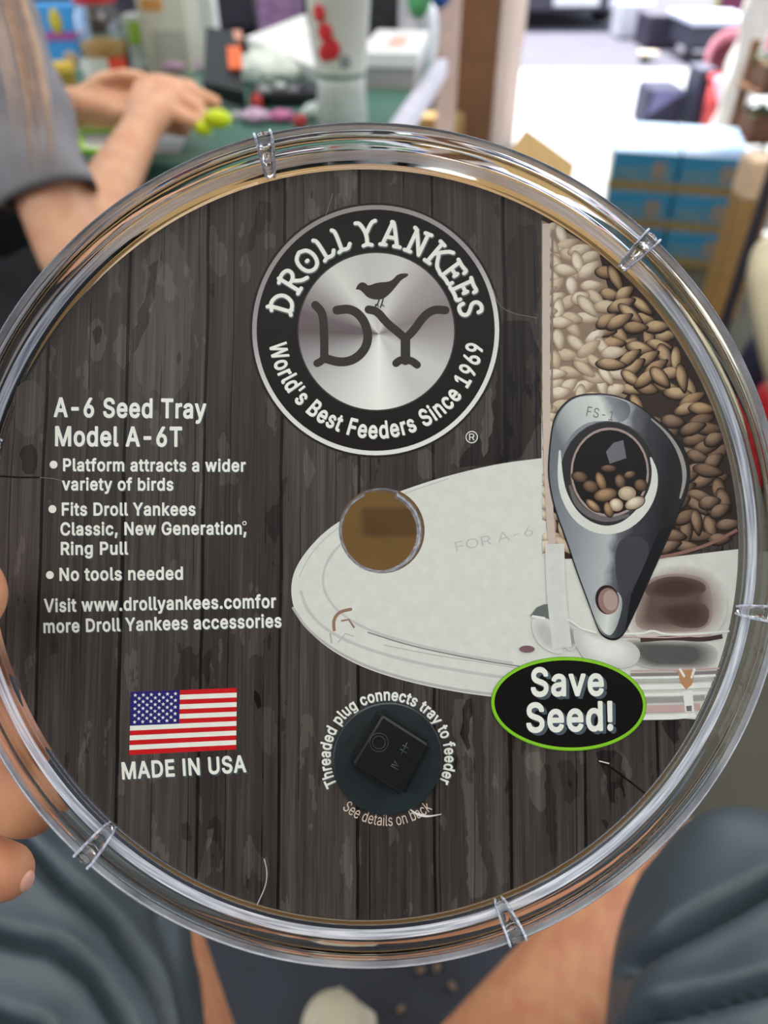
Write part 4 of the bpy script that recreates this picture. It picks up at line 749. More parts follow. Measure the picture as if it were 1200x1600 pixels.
# rustic capitals: strokes in a box (0..1 wide, 0..1 high, y up)
GL = {'D': [[(0.12, 1.02), (0.2, 0.9), (0.2, 0.08)], [(0.05, 0.0), (0.2, 0.08), (0.3, 0.02)], [(0.0, 0.82), (0.35, 0.95), (0.75, 0.8), (0.92, 0.5), (0.75, 0.15), (0.45, 0.03), (0.2, 0.08)]],
      'R': [[(0.2, 1.0), (0.2, 0.03)], [(0.05, 0.0), (0.36, 0.0)], [(0.02, 0.9), (0.45, 1.0), (0.8, 0.88), (0.78, 0.62), (0.5, 0.48), (0.2, 0.5)], [(0.45, 0.48), (0.7, 0.15), (0.98, 0.02)]],
      'O': [[(0.5, 0.98), (0.85, 0.85), (0.95, 0.5), (0.82, 0.15), (0.5, 0.02), (0.17, 0.15), (0.05, 0.5), (0.16, 0.86), (0.5, 0.98)], [(0.48, 0.5), (0.53, 0.5)]],
      'L': [[(0.1, 0.98), (0.28, 0.88), (0.28, 0.1)], [(0.06, 0.02), (0.28, 0.08), (0.7, 0.03), (0.9, 0.2)]],
      'Y': [[(0.0, 0.95), (0.2, 0.95), (0.5, 0.5), (0.5, 0.05)], [(1.0, 0.98), (0.8, 0.93), (0.5, 0.5)], [(0.3, 0.0), (0.5, 0.06), (0.72, 0.0)]],
      'A': [[(0.12, 0.05), (0.45, 1.0)], [(0.4, 1.0), (0.52, 0.98), (0.85, 0.05)], [(0.25, 0.36), (0.72, 0.36)], [(0.0, 0.02), (0.28, 0.03)], [(0.7, 0.03), (1.0, 0.02)]],
      'N': [[(0.2, 0.03), (0.2, 0.95)], [(0.05, 1.0), (0.2, 0.95), (0.8, 0.05)], [(0.8, 0.05), (0.8, 0.95)], [(0.05, 0.0), (0.36, 0.02)], [(0.64, 0.98), (0.97, 1.0)]],
      'K': [[(0.2, 0.03), (0.2, 0.95)], [(0.05, 1.0), (0.35, 0.97)], [(0.05, 0.0), (0.36, 0.02)], [(0.92, 0.98), (0.68, 0.9), (0.2, 0.42)], [(0.4, 0.58), (0.7, 0.12), (0.98, 0.03)]],
      'E': [[(0.2, 0.03), (0.2, 0.97)], [(0.03, 1.0), (0.5, 0.95), (0.85, 1.0), (0.86, 0.84)], [(0.2, 0.52), (0.68, 0.52)], [(0.66, 0.6), (0.66, 0.42)], [(0.03, 0.0), (0.5, 0.05), (0.88, 0.0), (0.9, 0.18)]],
      'S': [[(0.85, 0.8), (0.8, 0.96), (0.45, 1.0), (0.15, 0.85), (0.2, 0.6), (0.55, 0.48), (0.85, 0.33), (0.8, 0.1), (0.45, 0.0), (0.15, 0.05), (0.08, 0.24)]]}
I_glow = ink('logo_letter_edge', (92, 100, 100))
for ch, ang in zip('DROLLYANKEES', (163.5, 148.5, 134.5, 121.5, 110.5, 95.5, 80.5, 64.5, 49.5, 36.5, 24.8, 13.2)):
    t = math.radians(ang); wd = {'O': 33, 'L': 24, 'E': 27, 'S': 24, 'D': 31}.get(ch, 31); ht = 38 if ch not in 'ES' else 36
    def g(p, ox=0, oy=0):
        xx = (p[0] - 0.5) * wd; r = 134 + p[1] * ht
        return BC[0] + r * math.cos(t) + xx * math.sin(t) + ox, BC[1] + 1 - r * math.sin(t) + xx * math.cos(t) + oy
    for st in GL[ch]:
        P.stroke(smooth([g(p, 0.5, 1) for p in st], 2), 8.4, I_glow, 17); P.stroke(smooth([g(p) for p in st], 2), 6.0, I_white, 19)
for ox, oy, m_, l_ in ((1, 1, I_glow, 17), (0, 0, I_white, 19)):
    arc_text(P, "World's Best Feeders Since 1969", (588, 516.5), 168, 187, 352.5, 25.5, m_, l_, 0.022, True, (ox, oy))
P.ring(737, 683, 8.2, 9.6, I_white, 8, 28); line_text(P, 'R', (733, 688), (741.5, 688), 10.5, I_white, 8, 0.0)
P.build('logo_lettering')

# -- text column
P = Print()
SH = [(1.6, 1.2), (0.8, 0.6)]
for body, p0, p1, cap, b in (('A-6 Seed Tray', (84, 650.5), (322, 653), 28.5, 0.025), ('Model A-6T', (86, 696), (284.5, 697), 29, 0.025), ('Platform attracts a wider', (98.5, 735.5), (384, 736.5), 18.5, 0.026), ('variety of birds', (97, 765.5), (271, 766), 18.5, 0.026),
                        ('Fits Droll Yankees', (96.5, 805), (305.5, 805), 19, 0.026), ('Classic, New Generation,', (94.4, 836), (385, 834.5), 19, 0.026), ('Ring Pull', (95, 866.5), (200.5, 866), 19, 0.026), ('No tools needed', (93, 907), (286, 905), 19, 0.026),
                        ('Visit www.drollyankees.comfor', (69, 956), (431.5, 949), 19.5, 0.026), ('more Droll Yankees accessories', (68, 988.5), (440, 979.5), 19.5, 0.026)):
    line_text(P, body, p0, p1, cap, I_white, 8, b, SH)
for x, y in ((83.8, 726), (82, 795.5), (78, 898.5)): P.ell(x, y, 6.2, 6.2, I_white, 8)
P.ring(382, 817.5, 2.0, 3.4, I_white, 8, 16)
P.build('product_text')
# -- flag
P = Print(); TL, TR, BR, BL = (204.5, 1081), (370, 1074.8), (369, 1171), (202, 1179.5)
def fq(u, v): return (TL[0] * (1 - u) * (1 - v) + TR[0] * u * (1 - v) + BR[0] * u * v + BL[0] * (1 - u) * v, TL[1] * (1 - u) * (1 - v) + TR[1] * u * (1 - v) + BR[1] * u * v + BL[1] * (1 - u) * v)
for i in range(13):
    P.poly([fq(0, i / 13), fq(1, i / 13), fq(1, (i + 1) / 13), fq(0, (i + 1) / 13)], I_red if i % 2 == 0 else I_white, 6)
P.poly([fq(0, 0), fq(0.463, 0), fq(0.463, 7 / 13), fq(0, 7 / 13)], I_blue, 8)
for r in range(9):
    for c in range(6 if r % 2 == 0 else 5):
        u, v = 0.463 * ((c + (0.5 if r % 2 == 0 else 1.0) + 0.06) / 6.1), 7 / 13 * (r + 1.05) / 10.1; x, y = fq(u, v)
        P.poly([(x + (3.3 if k % 2 == 0 else 1.35) * math.sin(PI * k / 5), y - (3.3 if k % 2 == 0 else 1.35) * math.cos(PI * k / 5)) for k in range(10)], I_white, 10)
P.build('flag_print')
P = Print(); line_text(P, 'MADE IN USA', (191, 1217), (385, 1205.5), 25, I_white, 8, 0.025, [(2.2, 2.4), (1.2, 1.3)]); P.build('origin_text')
# -- oval sticker print
P = Print(); OV = (888, 1099.5)
P.ell(*OV, 121.5, 73.5, ink('lime_dark', (88, 140, 34)), 62, 0.035, 72); P.ell(*OV, 120.5, 72.5, I_lime, 63, 0.035, 72); P.ell(*OV, 116, 68, I_black, 64, 0.035, 72)
for t, a, b, cap in (('Save', (829, 1086.5), (943, 1085), 42), ('Seed!', (822, 1142.5), (957.5, 1139.5), 43)):
    line_text(P, t, a, b, cap, I_white, 72, 0.028, [(5, 4), (3.8, 3), (2.6, 2), (1.4, 1)])
P.build('slogan_oval')
# -- plug lettering
P = Print(); PCx = (605.5, 1183.5)
for ox, oy, m_, l_ in ((1.5, 1.5, I_shadow, 6), (0, 0, I_white, 8)):
    arc_text(P, 'Threaded plug connects tray to feeder', PCx, 89.5, 208, -25, 17.0, m_, l_, 0.024, False, (ox, oy))
arc_text(P, 'See details on back', PCx, 107, 228.5, 311, 17.5, I_peach, 8, 0.0, True)
P.build('plug_text')
# -- creases, a fibre and a torn spot on the card
I_crease = ink('crease', (104, 99, 94)); I_cr2 = ink('crease_dark', (22, 18, 17))
for pts, w_, m_, l_ in (([(770, 452), (779, 478), (800, 490), (838, 497)], 1.2, I_crease, 20), ([(520, 303), (514, 322), (509, 336)], 1.2, I_crease, 20), ([(0, 744), (30, 746), (62, 746)], 3, I_cr2, 5), ([(62, 746), (85, 748), (102, 753)], 1.3, I_crease, 7),
                        ([(934, 1190), (950, 1196), (975, 1214), (1008, 1240)], [2, 4, 3, 2.5], I_cr2, 5), ([(936, 1189), (952, 1193)], 1.6, I_white, 7), ([(640, 1264), (648, 1270), (655, 1273), (668, 1276), (690, 1272)], [2, 3, 5, 3, 1], I_white, 10)):
    P = Print(); P.stroke(pts, w_, m_, l_, cap=False); P.build('worn_crease')
bm = bmesh.new(); tube(bm, [(*K(x, y), CT + 0.0004) for x, y in smooth([(413, 1341), (418, 1362), (415, 1385), (402, 1412)])], 0.00012, 6)
fib = obj('fibre', bm, mat('pale_fibre', (190, 186, 180), 0.6)); fib.matrix_world = TM; tag(fib, 'thin white stray fibre lying on the lower left of the card', 'fibre')

# ------------------------------------------------------------------ threaded plug
M_plug = mat('black_plug_flange', (30, 40, 42), 0.34, 0.15, 300.0, bump=0.04); M_head = mat('black_plug_head', (17, 20, 22), 0.22, 0.1, 300.0, spec=0.7)
pu, pv = K(605.5, 1183.5); PM = TM @ Matrix.Translation((pu, pv, CT + STEP * 24))
plug = thing('threaded_plug', None, 'black plastic plug with square head on the lower middle of the card', 'plug', matrix=PM)
R0 = abs(K(690, 1183)[0] - pu)
bm = bmesh.new(); lathe(bm, [(0, 0), (R0, 0), (R0, 0.0008), (R0 - 0.0003, 0.0011), (0, 0.0011)], 96, smooth=False); obj('flange', bm, M_plug, plug)
HZ = 0.0068
def Kp(px, py, z): a, b = K(px, py, CT + z); return a - pu, b - pv
top = [Kp(*p, HZ) for p in ((597, 1112.5), (676, 1163), (631.5, 1247), (545.5, 1197.5))]
cx0 = sum(p[0] for p in top) / 4; cy0 = sum(p[1] for p in top) / 4
bm = bmesh.new(); t = bmesh.new()
vt = [t.verts.new((x, y, HZ)) for x, y in top]; vb = [t.verts.new((x * 1.015 - cx0 * 0.015, y * 1.015 - cy0 * 0.015, 0.0011)) for x, y in top]
t.faces.new(vt); t.faces.new(vb[::-1])
for i in range(4): t.faces.new((vt[i], vb[i], vb[(i + 1) % 4], vt[(i + 1) % 4]))
bmesh.ops.recalc_face_normals(t, faces=t.faces[:])
bmesh.ops.bevel(t, geom=[e for e in t.edges if e.verts[0].co.z + e.verts[1].co.z > 0.0015 * 2], offset=0.0010, segments=3, affect='EDGES'); merge(bm, t)
head = obj('square_head', bm, M_head, plug)
bm = bmesh.new()                                                       # raised moulded marks on the head
for pts in ([(629, 1164), (639, 1170)], [(625, 1170), (636, 1177)], [(636, 1160), (626, 1181)], [(611, 1196), (622, 1203)], [(622, 1197), (616, 1189)], [(624, 1198), (612, 1194)]):
    tube(bm, [(*Kp(*p, HZ), HZ + 0.00002) for p in pts], 0.00014, 6)
for r in (10, 14.5):
    tube(bm, [(*Kp(592 + r * math.cos(2 * PI * i / 24), 1160 + r * math.sin(2 * PI * i / 24), HZ), HZ) for i in range(25)], 0.00010, 5)
obj('moulded_mark', bm, mat('moulded_glint', (46, 52, 54), 0.25), head)

# ------------------------------------------------------------------ the person holding the tray
def arm_nodes(*a): return [(Vector(p), r) for p, r in a]
HIPZ = 0.52
LH, RH_ = Vector((-0.10, -0.24, HIPZ)), Vector((0.10, -0.24, HIPZ))
LK, RK = at(70, 1480, 0.50), at(1200, 1470, 0.50)
SH = c2w((-0.024, 0.030, 0)); Lc, Rc = Vector((-0.180, 0.19, 0.45)), Vector((RK.x - 0.01, RK.y, RK.z - 0.02)) + SH
LA, RA = Vector((-0.135, 0.09, 0.09)), Vector((-0.035, 0.085, 0.10)) + SH * 0.8
bm = bmesh.new()
chain(bm, arm_nodes((LH, 0.085), ((LH + LK) / 2, 0.078), (LK, 0.062), (Lc, 0.056), (Lc.lerp(LA, 0.35), 0.057), (Lc.lerp(LA, 0.75), 0.042), (LA, 0.036)))
chain(bm, arm_nodes((RH_, 0.085), ((RH_ + RK) / 2, 0.078), (RK, 0.062), (Rc, 0.060), (Rc.lerp(RA, 0.3), 0.060), (Rc.lerp(RA, 0.75), 0.044), (RA, 0.036)))
chain(bm, arm_nodes((LA, 0.036), ((-0.125, 0.17, 0.045), 0.032))); chain(bm, arm_nodes((RA, 0.036), ((-0.04, 0.22, 0.045), 0.034)))
chain(bm, arm_nodes(((-0.08, -0.25, 0.55), 0.12), ((0.08, -0.25, 0.55), 0.12))); chain(bm, arm_nodes(((0, -0.26, 0.58), 0.13), ((0, -0.30, 0.80), 0.13), ((0, -0.32, 0.96), 0.14)))
chain(bm, arm_nodes(((-0.15, -0.32, 1.03), 0.07), ((0.15, -0.32, 1.03), 0.07))); chain(bm, arm_nodes(((0, -0.32, 1.02), 0.06), ((0, -0.30, 1.16), 0.055)))
chain(bm, arm_nodes(((0, -0.30, 1.28), 0.088), ((0, -0.27, 1.22), 0.066), ((0, -0.245, 1.19), 0.045)))       # head
chain(bm, arm_nodes(((0, -0.205, 1.245), 0.010), ((0, -0.192, 1.225), 0.013)))                                # nose
for s in (-1, 1): chain(bm, arm_nodes(((s * 0.088, -0.30, 1.26), 0.012), ((s * 0.088, -0.295, 1.23), 0.009)))   # ears
chain(bm, arm_nodes(((0.17, -0.32, 1.02), 0.055), ((0.30, -0.34, 0.78), 0.042), ((0.22, -0.18, 0.64), 0.032)))   # right arm to the lap
for k in range(4): chain(bm, arm_nodes(((0.205 + k * 0.018 - 0.02, -0.14, 0.63), 0.012), ((0.19 + k * 0.02 - 0.02, -0.06, 0.625), 0.009)))
chain(bm, arm_nodes(((0.20, -0.16, 0.64), 0.012), ((0.16, -0.11, 0.635), 0.010)))
WR = at(-560, 1230, 0.20)
chain(bm, arm_nodes(((-0.17, -0.32, 1.02), 0.055), ((-0.33, -0.12, 0.80), 0.042), (WR, 0.029)))
body = remeshed(bm, 0.006, 8)
# left hand: palm and five separate fingers around the tray's edge
bm = bmesh.new()
def behind(px, py, r, gap=0.0032): return (at(px, py, planed(px, py, -0.0019) + r + gap), r)
KN = [(at(-260, 1000, 0.187), 0.0115), (at(-250, 1120, 0.187), 0.012), (at(-250, 1230, 0.187), 0.0115), (at(-260, 1330, 0.187), 0.0105)]
for a, b in zip(KN, KN[1:]): chain(bm, [a, b])
for kn in KN: chain(bm, [(WR, 0.027), kn])
chain(bm, [KN[0], behind(-130, 960, 0.0095), behind(-50, 985, 0.0088), behind(-8, 1018, 0.0078)])
chain(bm, [KN[1], behind(-110, 1085, 0.0100), behind(-15, 1118, 0.0092), behind(35, 1150, 0.0082)])
chain(bm, [KN[2], behind(-110, 1195, 0.0100), behind(-15, 1222, 0.0095), behind(40, 1250, 0.0088)])
chain(bm, [KN[3], behind(-130, 1338, 0.0088, 0.008), behind(-50, 1352, 0.0080, 0.008), behind(6, 1362, 0.0070, 0.008)])
def front(px, py, r): return (at(px, py, planed(px, py, 0.0121) - r - 0.0006), r)
chain(bm, [(WR, 0.024), (at(-330, 1010, 0.168), 0.0135), (at(-200, 965, 0.150), 0.0112), front(-118, 940, 0.0105), front(-72, 931, 0.0094)])
hand = remeshed(bm, 0.0013, 10); merge(body, hand)
holder = thing('person', (0, 0, 0), 'seated person in dark grey shorts holding up the clear tray with the left hand', 'person')
obj('body', body, M_skin2, holder, True)
M_nail = mat('fingernail', (226, 170, 150), 0.3, 0.04)
for (px, py, dx, d_off, nr) in ((35, 1366, 1, 0.0, 0.0030), (-60, 931, 1, -1, 0.006)):
    bm = bmesh.new()
    if d_off == 0: c, r = behind(6, 1362, 0.0070, 0.008)
    else: c, r = front(-72, 931, 0.0094)
    if d_off == 0: dirv = c2w((0.93, -0.30, 0.12)).normalized()
    else: dirv = c2w((0.35, 0.25, 0.9)).normalized()
    t = bmesh.new(); bmesh.ops.create_uvsphere(t, u_segments=20, v_segments=12, radius=1)
    q = dirv.to_track_quat('Z', 'Y').to_matrix().to_4x4()
    merge(bm, t, 0, Matrix.Translation(c + dirv * (r * 0.86)) @ q @ Matrix.Diagonal((nr * 0.8, nr, 0.0013, 1)))
    for f in bm.faces: f.smooth = True
    obj('fingernail', bm, M_nail, holder)
M_short = mat('dark_slate_shorts', (52, 63, 69), 0.42, scale=900.0, col2=(60, 71, 77), bump=0.04, spec=0.6)
CRL = [([(10, 1290), (42, 1321), (104, 1387), (179, 1450), (229, 1517), (258, 1575), (275, 1640)], 0.014, 10), ([(-60, 1452), (0, 1462), (83, 1483), (146, 1529), (187, 1587), (205, 1640)], 0.014, 10), ([(-60, 1570), (0, 1590), (60, 1615)], 0.014, 11), ([(255, 1430), (275, 1500), (300, 1600)], 0.006, 16)]
CRR = [([(1300, 1345), (1200, 1383), (1117, 1425), (1033, 1475), (950, 1525), (890, 1565), (850, 1610)], 0.020, 12), ([(1300, 1525), (1200, 1540), (1096, 1560), (1012, 1585), (960, 1625)], 0.020, 12)]
def segd(p, a, b):
    ab = (b[0] - a[0], b[1] - a[1]); t = max(0, min(1, ((p[0] - a[0]) * ab[0] + (p[1] - a[1]) * ab[1]) / (ab[0] ** 2 + ab[1] ** 2)))
    return math.hypot(p[0] - a[0] - t * ab[0], p[1] - a[1] - t * ab[1])
def leg_sleeve(bm, H, Kn, r0, r1, creases):
    ax = (Kn - H); L = ax.length; ax.normalize(); side = ax.cross(Vector((0, 0, 1))).normalized(); up = side.cross(ax)
    NU, NV = 190, 240; rows = []
    for i in range(NU + 1):
        u = i / NU; row = []
        cap = 1.0
        s = u * (L + 0.075)
        if s > L - 0.01: cap = math.sqrt(max(0.0, 1 - ((s - L + 0.01) / 0.088) ** 2)) 
        for j in range(NV):
            v = 2 * PI * j / NV; r = (r0 + (r1 - r0) * u)
            nrm = (side * math.cos(v) + up * math.sin(v))
            low = max(0, -math.sin(v))
            rr = r * (cap * (1 - low) + low * max(cap, 0.75))
            p = H + ax * s + nrm * rr
            if p.y > 0.02:
                px, py, d = topx(p); dz = 0
                for pts, dep, w in creases:
                    m_ = min(segd((px, py), a, b) for a, b in zip(pts, pts[1:]))
                    dz += -dep * math.exp(-(m_ / w) ** 2) + dep * 0.08 * math.exp(-((m_ - 2.6 * w) / (1.6 * w)) ** 2)
                fc = nrm.dot((CAM - p).normalized()); fc = max(0.0, min(1.0, (fc - 0.12) / 0.40)); fc = fc * fc * (3 - 2 * fc)
                p = p + nrm * dz * fc
            p = p + nrm * 0.0015 * math.sin(9 * v + 14 * u)
            row.append(bm.verts.new(p))
        rows.append(row)
    for A, B in zip(rows, rows[1:]):
        for j in range(NV):
            f = bm.faces.new((A[j], A[(j + 1) % NV], B[(j + 1) % NV], B[j])); f.smooth = True
bm = bmesh.new(); leg_sleeve(bm, LH, LK, 0.098, 0.099, CRL); leg_sleeve(bm, RH_, RK, 0.098, 0.096, CRR)
chain(bm, arm_nodes(((-0.08, -0.25, 0.56), 0.135), ((0.08, -0.25, 0.56), 0.135)))
obj('shorts', bm, M_short, holder, True)
bm = bmesh.new()
chain(bm, arm_nodes(((0, -0.26, 0.62), 0.142), ((0, -0.30, 0.80), 0.142), ((0, -0.32, 0.95), 0.150))); chain(bm, arm_nodes(((-0.15, -0.32, 1.03), 0.080), ((0.15, -0.32, 1.03), 0.080)))
chain(bm, arm_nodes(((-0.17, -0.32, 1.02), 0.066), ((-0.255, -0.215, 0.90), 0.058))); chain(bm, arm_nodes(((0.17, -0.32, 1.02), 0.066), ((0.235, -0.33, 0.90), 0.058)))
obj('shirt', remeshed(bm, 0.010, 6), mat('dark_shirt', (52, 54, 60), 0.9), holder, True)
bm = bmesh.new(); chain(bm, arm_nodes(((0, -0.315, 1.31), 0.088), ((0, -0.34, 1.26), 0.080))); obj('hair', remeshed(bm, 0.008, 4), mat('short_hair', (60, 46, 36), 0.7, 0.3, 90), holder, True)
for s in (-1, 1):
    bm = bmesh.new(); blob(bm, (s * 0.031, -0.222, 1.262), 0.011, 0.008, 0.009); obj('eye', bm, mat('eye_white', (225, 220, 214), 0.2), holder, True)
M_canvas = mat('beige_canvas', (196, 186, 160), 0.85, 0.06, 80.0, bump=0.2); M_sole = mat('pale_sole', (214, 208, 192), 0.7)
def shoe(x, y, rz):
    T = Matrix.Translation((x, y, 0)) @ Matrix.Rotation(rz, 4, 'Z')
    bm = bmesh.new()
    for pts in ([((0, -0.09, 0.055), 0.040), ((0, 0.02, 0.055), 0.041), ((-0.004, 0.10, 0.046), 0.043), ((-0.006, 0.150, 0.040), 0.037)], [((0, -0.085, 0.08), 0.038), ((0, -0.03, 0.085), 0.038), ((0, 0.03, 0.065), 0.036)], [((0.012, 0.10, 0.045), 0.036), ((-0.018, 0.10, 0.045), 0.036)]):
        chain(bm, [(T @ Vector(p), r) for p, r in pts])
    up_ = obj('shoe', remeshed(bm, 0.004, 8), M_canvas, holder, True)
    bm = bmesh.new(); ov = [(0.036, -0.12), (0.040, 0.0), (0.049, 0.09), (0.040, 0.165), (0.0, 0.194), (-0.040, 0.165), (-0.052, 0.09), (-0.040, 0.0), (-0.036, -0.12), (0.0, -0.136)]
    a = [bm.verts.new(T @ Vector((p, q, 0.002))) for p, q in ov]; b = [bm.verts.new(T @ Vector((p, q, 0.026))) for p, q in ov]
    bm.faces.new(a[::-1]); bm.faces.new(b)
    for i in range(len(ov)): bm.faces.new((a[i], a[(i + 1) % 10], b[(i + 1) % 10], b[i]))
    obj('sole', bm, M_sole, up_)
    bm = bmesh.new()
    for k in range(4): tube(bm, [T @ Vector(p) for p in ((-0.026, 0.0 + k * 0.022, 0.090 - k * 0.004), (0, 0.006 + k * 0.022, 0.103 - k * 0.0055), (0.026, 0.0 + k * 0.022, 0.090 - k * 0.004))], 0.003, 6)
    obj('shoelace', bm, M_white, up_)
shoe(-0.042, 0.110, 0.05); shoe(-0.125, 0.03, 0.05)

# ------------------------------------------------------------------ floor mat and crumbs
mt = bxo('floor_mat', (-0.75, 0.30, -0.45, 0.95, 0.0, 0.010), mat('mat_rubber', (44, 48, 56), 0.75, 0.2, 12.0, bump=0.4), None, 0.003); tag(mt, 'dark blue grey rubber mat on the floor under the beige shoe', 'mat')
CR = ((657, 1516, 'near the rim'), (683, 1511, ''), (626, 1577, 'beside the shoe'), (706, 1541, ''))
for (px, py, _), lb in zip(CR, ('tan wood crumb on the mat, leftmost of three below the tray', 'tan wood crumb on the mat, uppermost, just under the tray rim', 'tan wood crumb on the mat right beside the beige shoe', 'tan wood crumb on the mat, rightmost of those below the tray')):
    p = on(px, py, 0.014); bm = bmesh.new(); blob(bm, (0, 0, 0), 0.006, 0.004, 0.003, sub=2); o = obj('crumb', bm, mat('crumb_tan', (126, 104, 84), 0.9, 0.2)); o.location = p; o.rotation_euler = (0, 0, px); tag(o, lb, 'crumb', 'crumbs on the mat')

# ------------------------------------------------------------------ cartons in front of the holder
def carton(name, x0, x1, y0, y1, z0, z1, label, m=None, tape=True):
    t = thing(name, ((x0 + x1) / 2, (y0 + y1) / 2, z0), label, 'box'); dx, dy, dz = (x1 - x0) / 2, (y1 - y0) / 2, z1 - z0
    bxo('carton_body', (-dx, dx, -dy, dy, 0, dz), m or M_card, t, 0.003)
    if tape: bxo('packing_tape', (-0.025, 0.025, -dy - 0.0006, dy + 0.0006, dz - 0.04, dz + 0.0006), mat('packing_tape', (140, 108, 70), 0.45), t, 0.0)
    return t
cb_low = carton('carton', -0.17, 0.16, 0.45, 0.66, 0.0105, 0.40, 'closed brown carton standing on the mat behind the tray, lower of two')
cb_up = carton('carton', -0.17, 0.16, 0.45, 0.66, 0.4005, 0.79, 'brown carton with a dark printed mark, seen through the hole in the tray')
pm = bmesh.new(); y_f = 0.45
def onY(px, py, y): r = ray(px, py); q = CAM + r * (y / r.y); return q
a_, b_ = onY(566, 793, y_f), onY(650, 838, y_f)
for k in range(4):
    z1 = a_.z + (b_.z - a_.z) * (k / 4); z0 = a_.z + (b_.z - a_.z) * (k / 4 + 0.2)
    box(pm, a_.x, b_.x, y_f - 0.0008, y_f - 0.0002, min(z0, z1), max(z0, z1))
o = obj('printed_mark', pm, mat('brown_ink', (116, 86, 50), 0.8), cb_up); o.matrix_parent_inverse = Matrix.Translation(-cb_up.location)
fl = quad_slab('carton_flap', [at(822, 202, 0.66), at(897, 257, 0.66), Vector((0.158, 0.662, 0.788)), Vector((0.070, 0.662, 0.788))], 0.004, mat('lit_flap_cardboard', (182, 150, 96), 0.8, 0.06, 14.0), cb_up); fl.matrix_parent_inverse = Matrix.Translation(-cb_up.location)  # flap is the carton's own cardboard, its colour lightened as if lit

# ------------------------------------------------------------------ green work table
TZ = 0.70
rd = Vector((0.176, 0.984, 0)).normalized(); ld = Vector((-rd.y, rd.x, 0))
NR = on(557, 268, TZ); 
table = thing('work_table', (NR.x, NR.y, 0), 'long work table with green top and pale edge strip covered in clutter', 'table', rz=math.atan2(-rd.x, rd.y))
bxo('tabletop', (-2.0, 0, 0, 0.90, TZ - 0.028, TZ), M_green, table, 0.003)
bxo('edge_trim', (0, 0.028, 0, 0.90, TZ - 0.03, TZ + 0.004), mat('pale_trim', (206, 202, 214), 0.4), table, 0.003)
bxo('edge_trim', (-2.0, 0, -0.010, 0, TZ - 0.03, TZ - 0.001), mat('green_trim', (56, 96, 84), 0.4), table, 0.002)
for x in (-1.93, -0.07):
    for y in (0.06, 0.84): bxo('leg', (x - 0.02, x + 0.02, y - 0.02, y + 0.02, 0, TZ - 0.028), M_metal, table)
tote = thing('added_dark_tote', (0.0 - 0.42, 1.62, 0), 'black storage tote added to darken the space under the green table', 'box')  # tote put in to keep the space below the tabletop dark
bxo('tote_body', (-0.45, 0.35, -0.17, 0.17, 0, 0.42), M_black, tote, 0.02); bxo('tote_lid', (-0.47, 0.37, -0.19, 0.19, 0.42, 0.45), M_black, tote, 0.01)

def T_(px, py): return on(px, py, TZ)
def std(name, px, py, label, cat, group=None, rz=0.0): p = T_(px, py); p.z = TZ; return thing(name, p, label, cat, group, rz)
def sc(px, py): return topx(T_(px, py))[2] / FPX                        # metres per pixel at that table point
# blue packet
t = std('picture_packet', 88, 108, 'blue picture packet with yellow shape and pink stripe leaning behind the jar', 'box', rz=0.12); s = sc(88, 108)
bxo('packet_body', (-60 * s, 54 * s, 0, 0.05, 0, 84 * s), mat('packet_blue', (66, 150, 214), 0.3, 0.05), t, 0.004)
bxo('packet_stripe', (-60 * s, 54.5 * s, -0.0012, 0.0, 38 * s, 49 * s), mat('packet_pink', (170, 84, 150), 0.35), t, 0.0)
bm = bmesh.new(); blob(bm, (16 * s, 0, 62 * s), 9 * s, 0.004, 17 * s); obj('packet_picture', bm, mat('packet_yellow', (196, 176, 50), 0.4), t)
bm = bmesh.new(); blob(bm, (26 * s, 0, 12 * s), 12 * s, 0.004, 12 * s); obj('packet_picture', bm, mat('packet_tan', (176, 150, 120), 0.4), t)
bxo('packet_stripe', (-60 * s, 54.5 * s, -0.0012, 0.0, 0, 8 * s), mat('packet_pale', (190, 200, 190), 0.4), t, 0.0)
# tin
t = std('tin_can', 103, 152, 'small gold tin with yellow lid beside the blue packet', 'tin'); s = sc(103, 152)
bm = bmesh.new(); lathe(bm, [(0, 0), (22 * s, 0), (22 * s, 36 * s), (0, 36 * s)], 32, smooth=False); obj('tin_body', bm, mat('tin_gold', (150, 124, 50), 0.35, metal=0.3), t)
bm = bmesh.new(); lathe(bm, [(0, 36 * s), (23 * s, 36 * s), (23 * s, 46 * s), (0, 46 * s)], 32, smooth=False); obj('tin_lid', bm, mat('tin_yellow', (214, 178, 66), 0.35), t)
# jar
t = std('jar', 172, 122, 'clear jar with red lid and golden contents on the green table', 'jar'); s = sc(172, 122)
bm = bmesh.new(); lathe(bm, [(0, 0), (36 * s, 0), (37 * s, 6 * s), (37 * s, 66 * s), (33 * s, 84 * s), (27 * s, 94 * s), (27 * s, 100 * s), (26.2 * s, 100 * s), (26.2 * s, 94 * s), (32.2 * s, 83.6 * s), (36.2 * s, 66 * s), (36.2 * s, 6 * s), (0, 4 * s)], 40); obj('glass_body', bm, glass, t)
bm = bmesh.new(); lathe(bm, [(0, 98 * s), (31 * s, 98 * s), (31 * s, 122 * s), (29 * s, 124 * s), (0, 124 * s)], 36, smooth=False); obj('lid', bm, mat('lid_red', (176, 26, 40), 0.35), t)
bm = bmesh.new(); lathe(bm, [(0, 5 * s), (34.5 * s, 7 * s), (34.5 * s, 46 * s), (20 * s, 50 * s), (0, 48 * s)], 32); obj('contents', bm, mat('golden_pieces', (176, 130, 60), 0.5, scale=120, col2=(206, 160, 84), bump=0.6), t)
bm = bmesh.new()
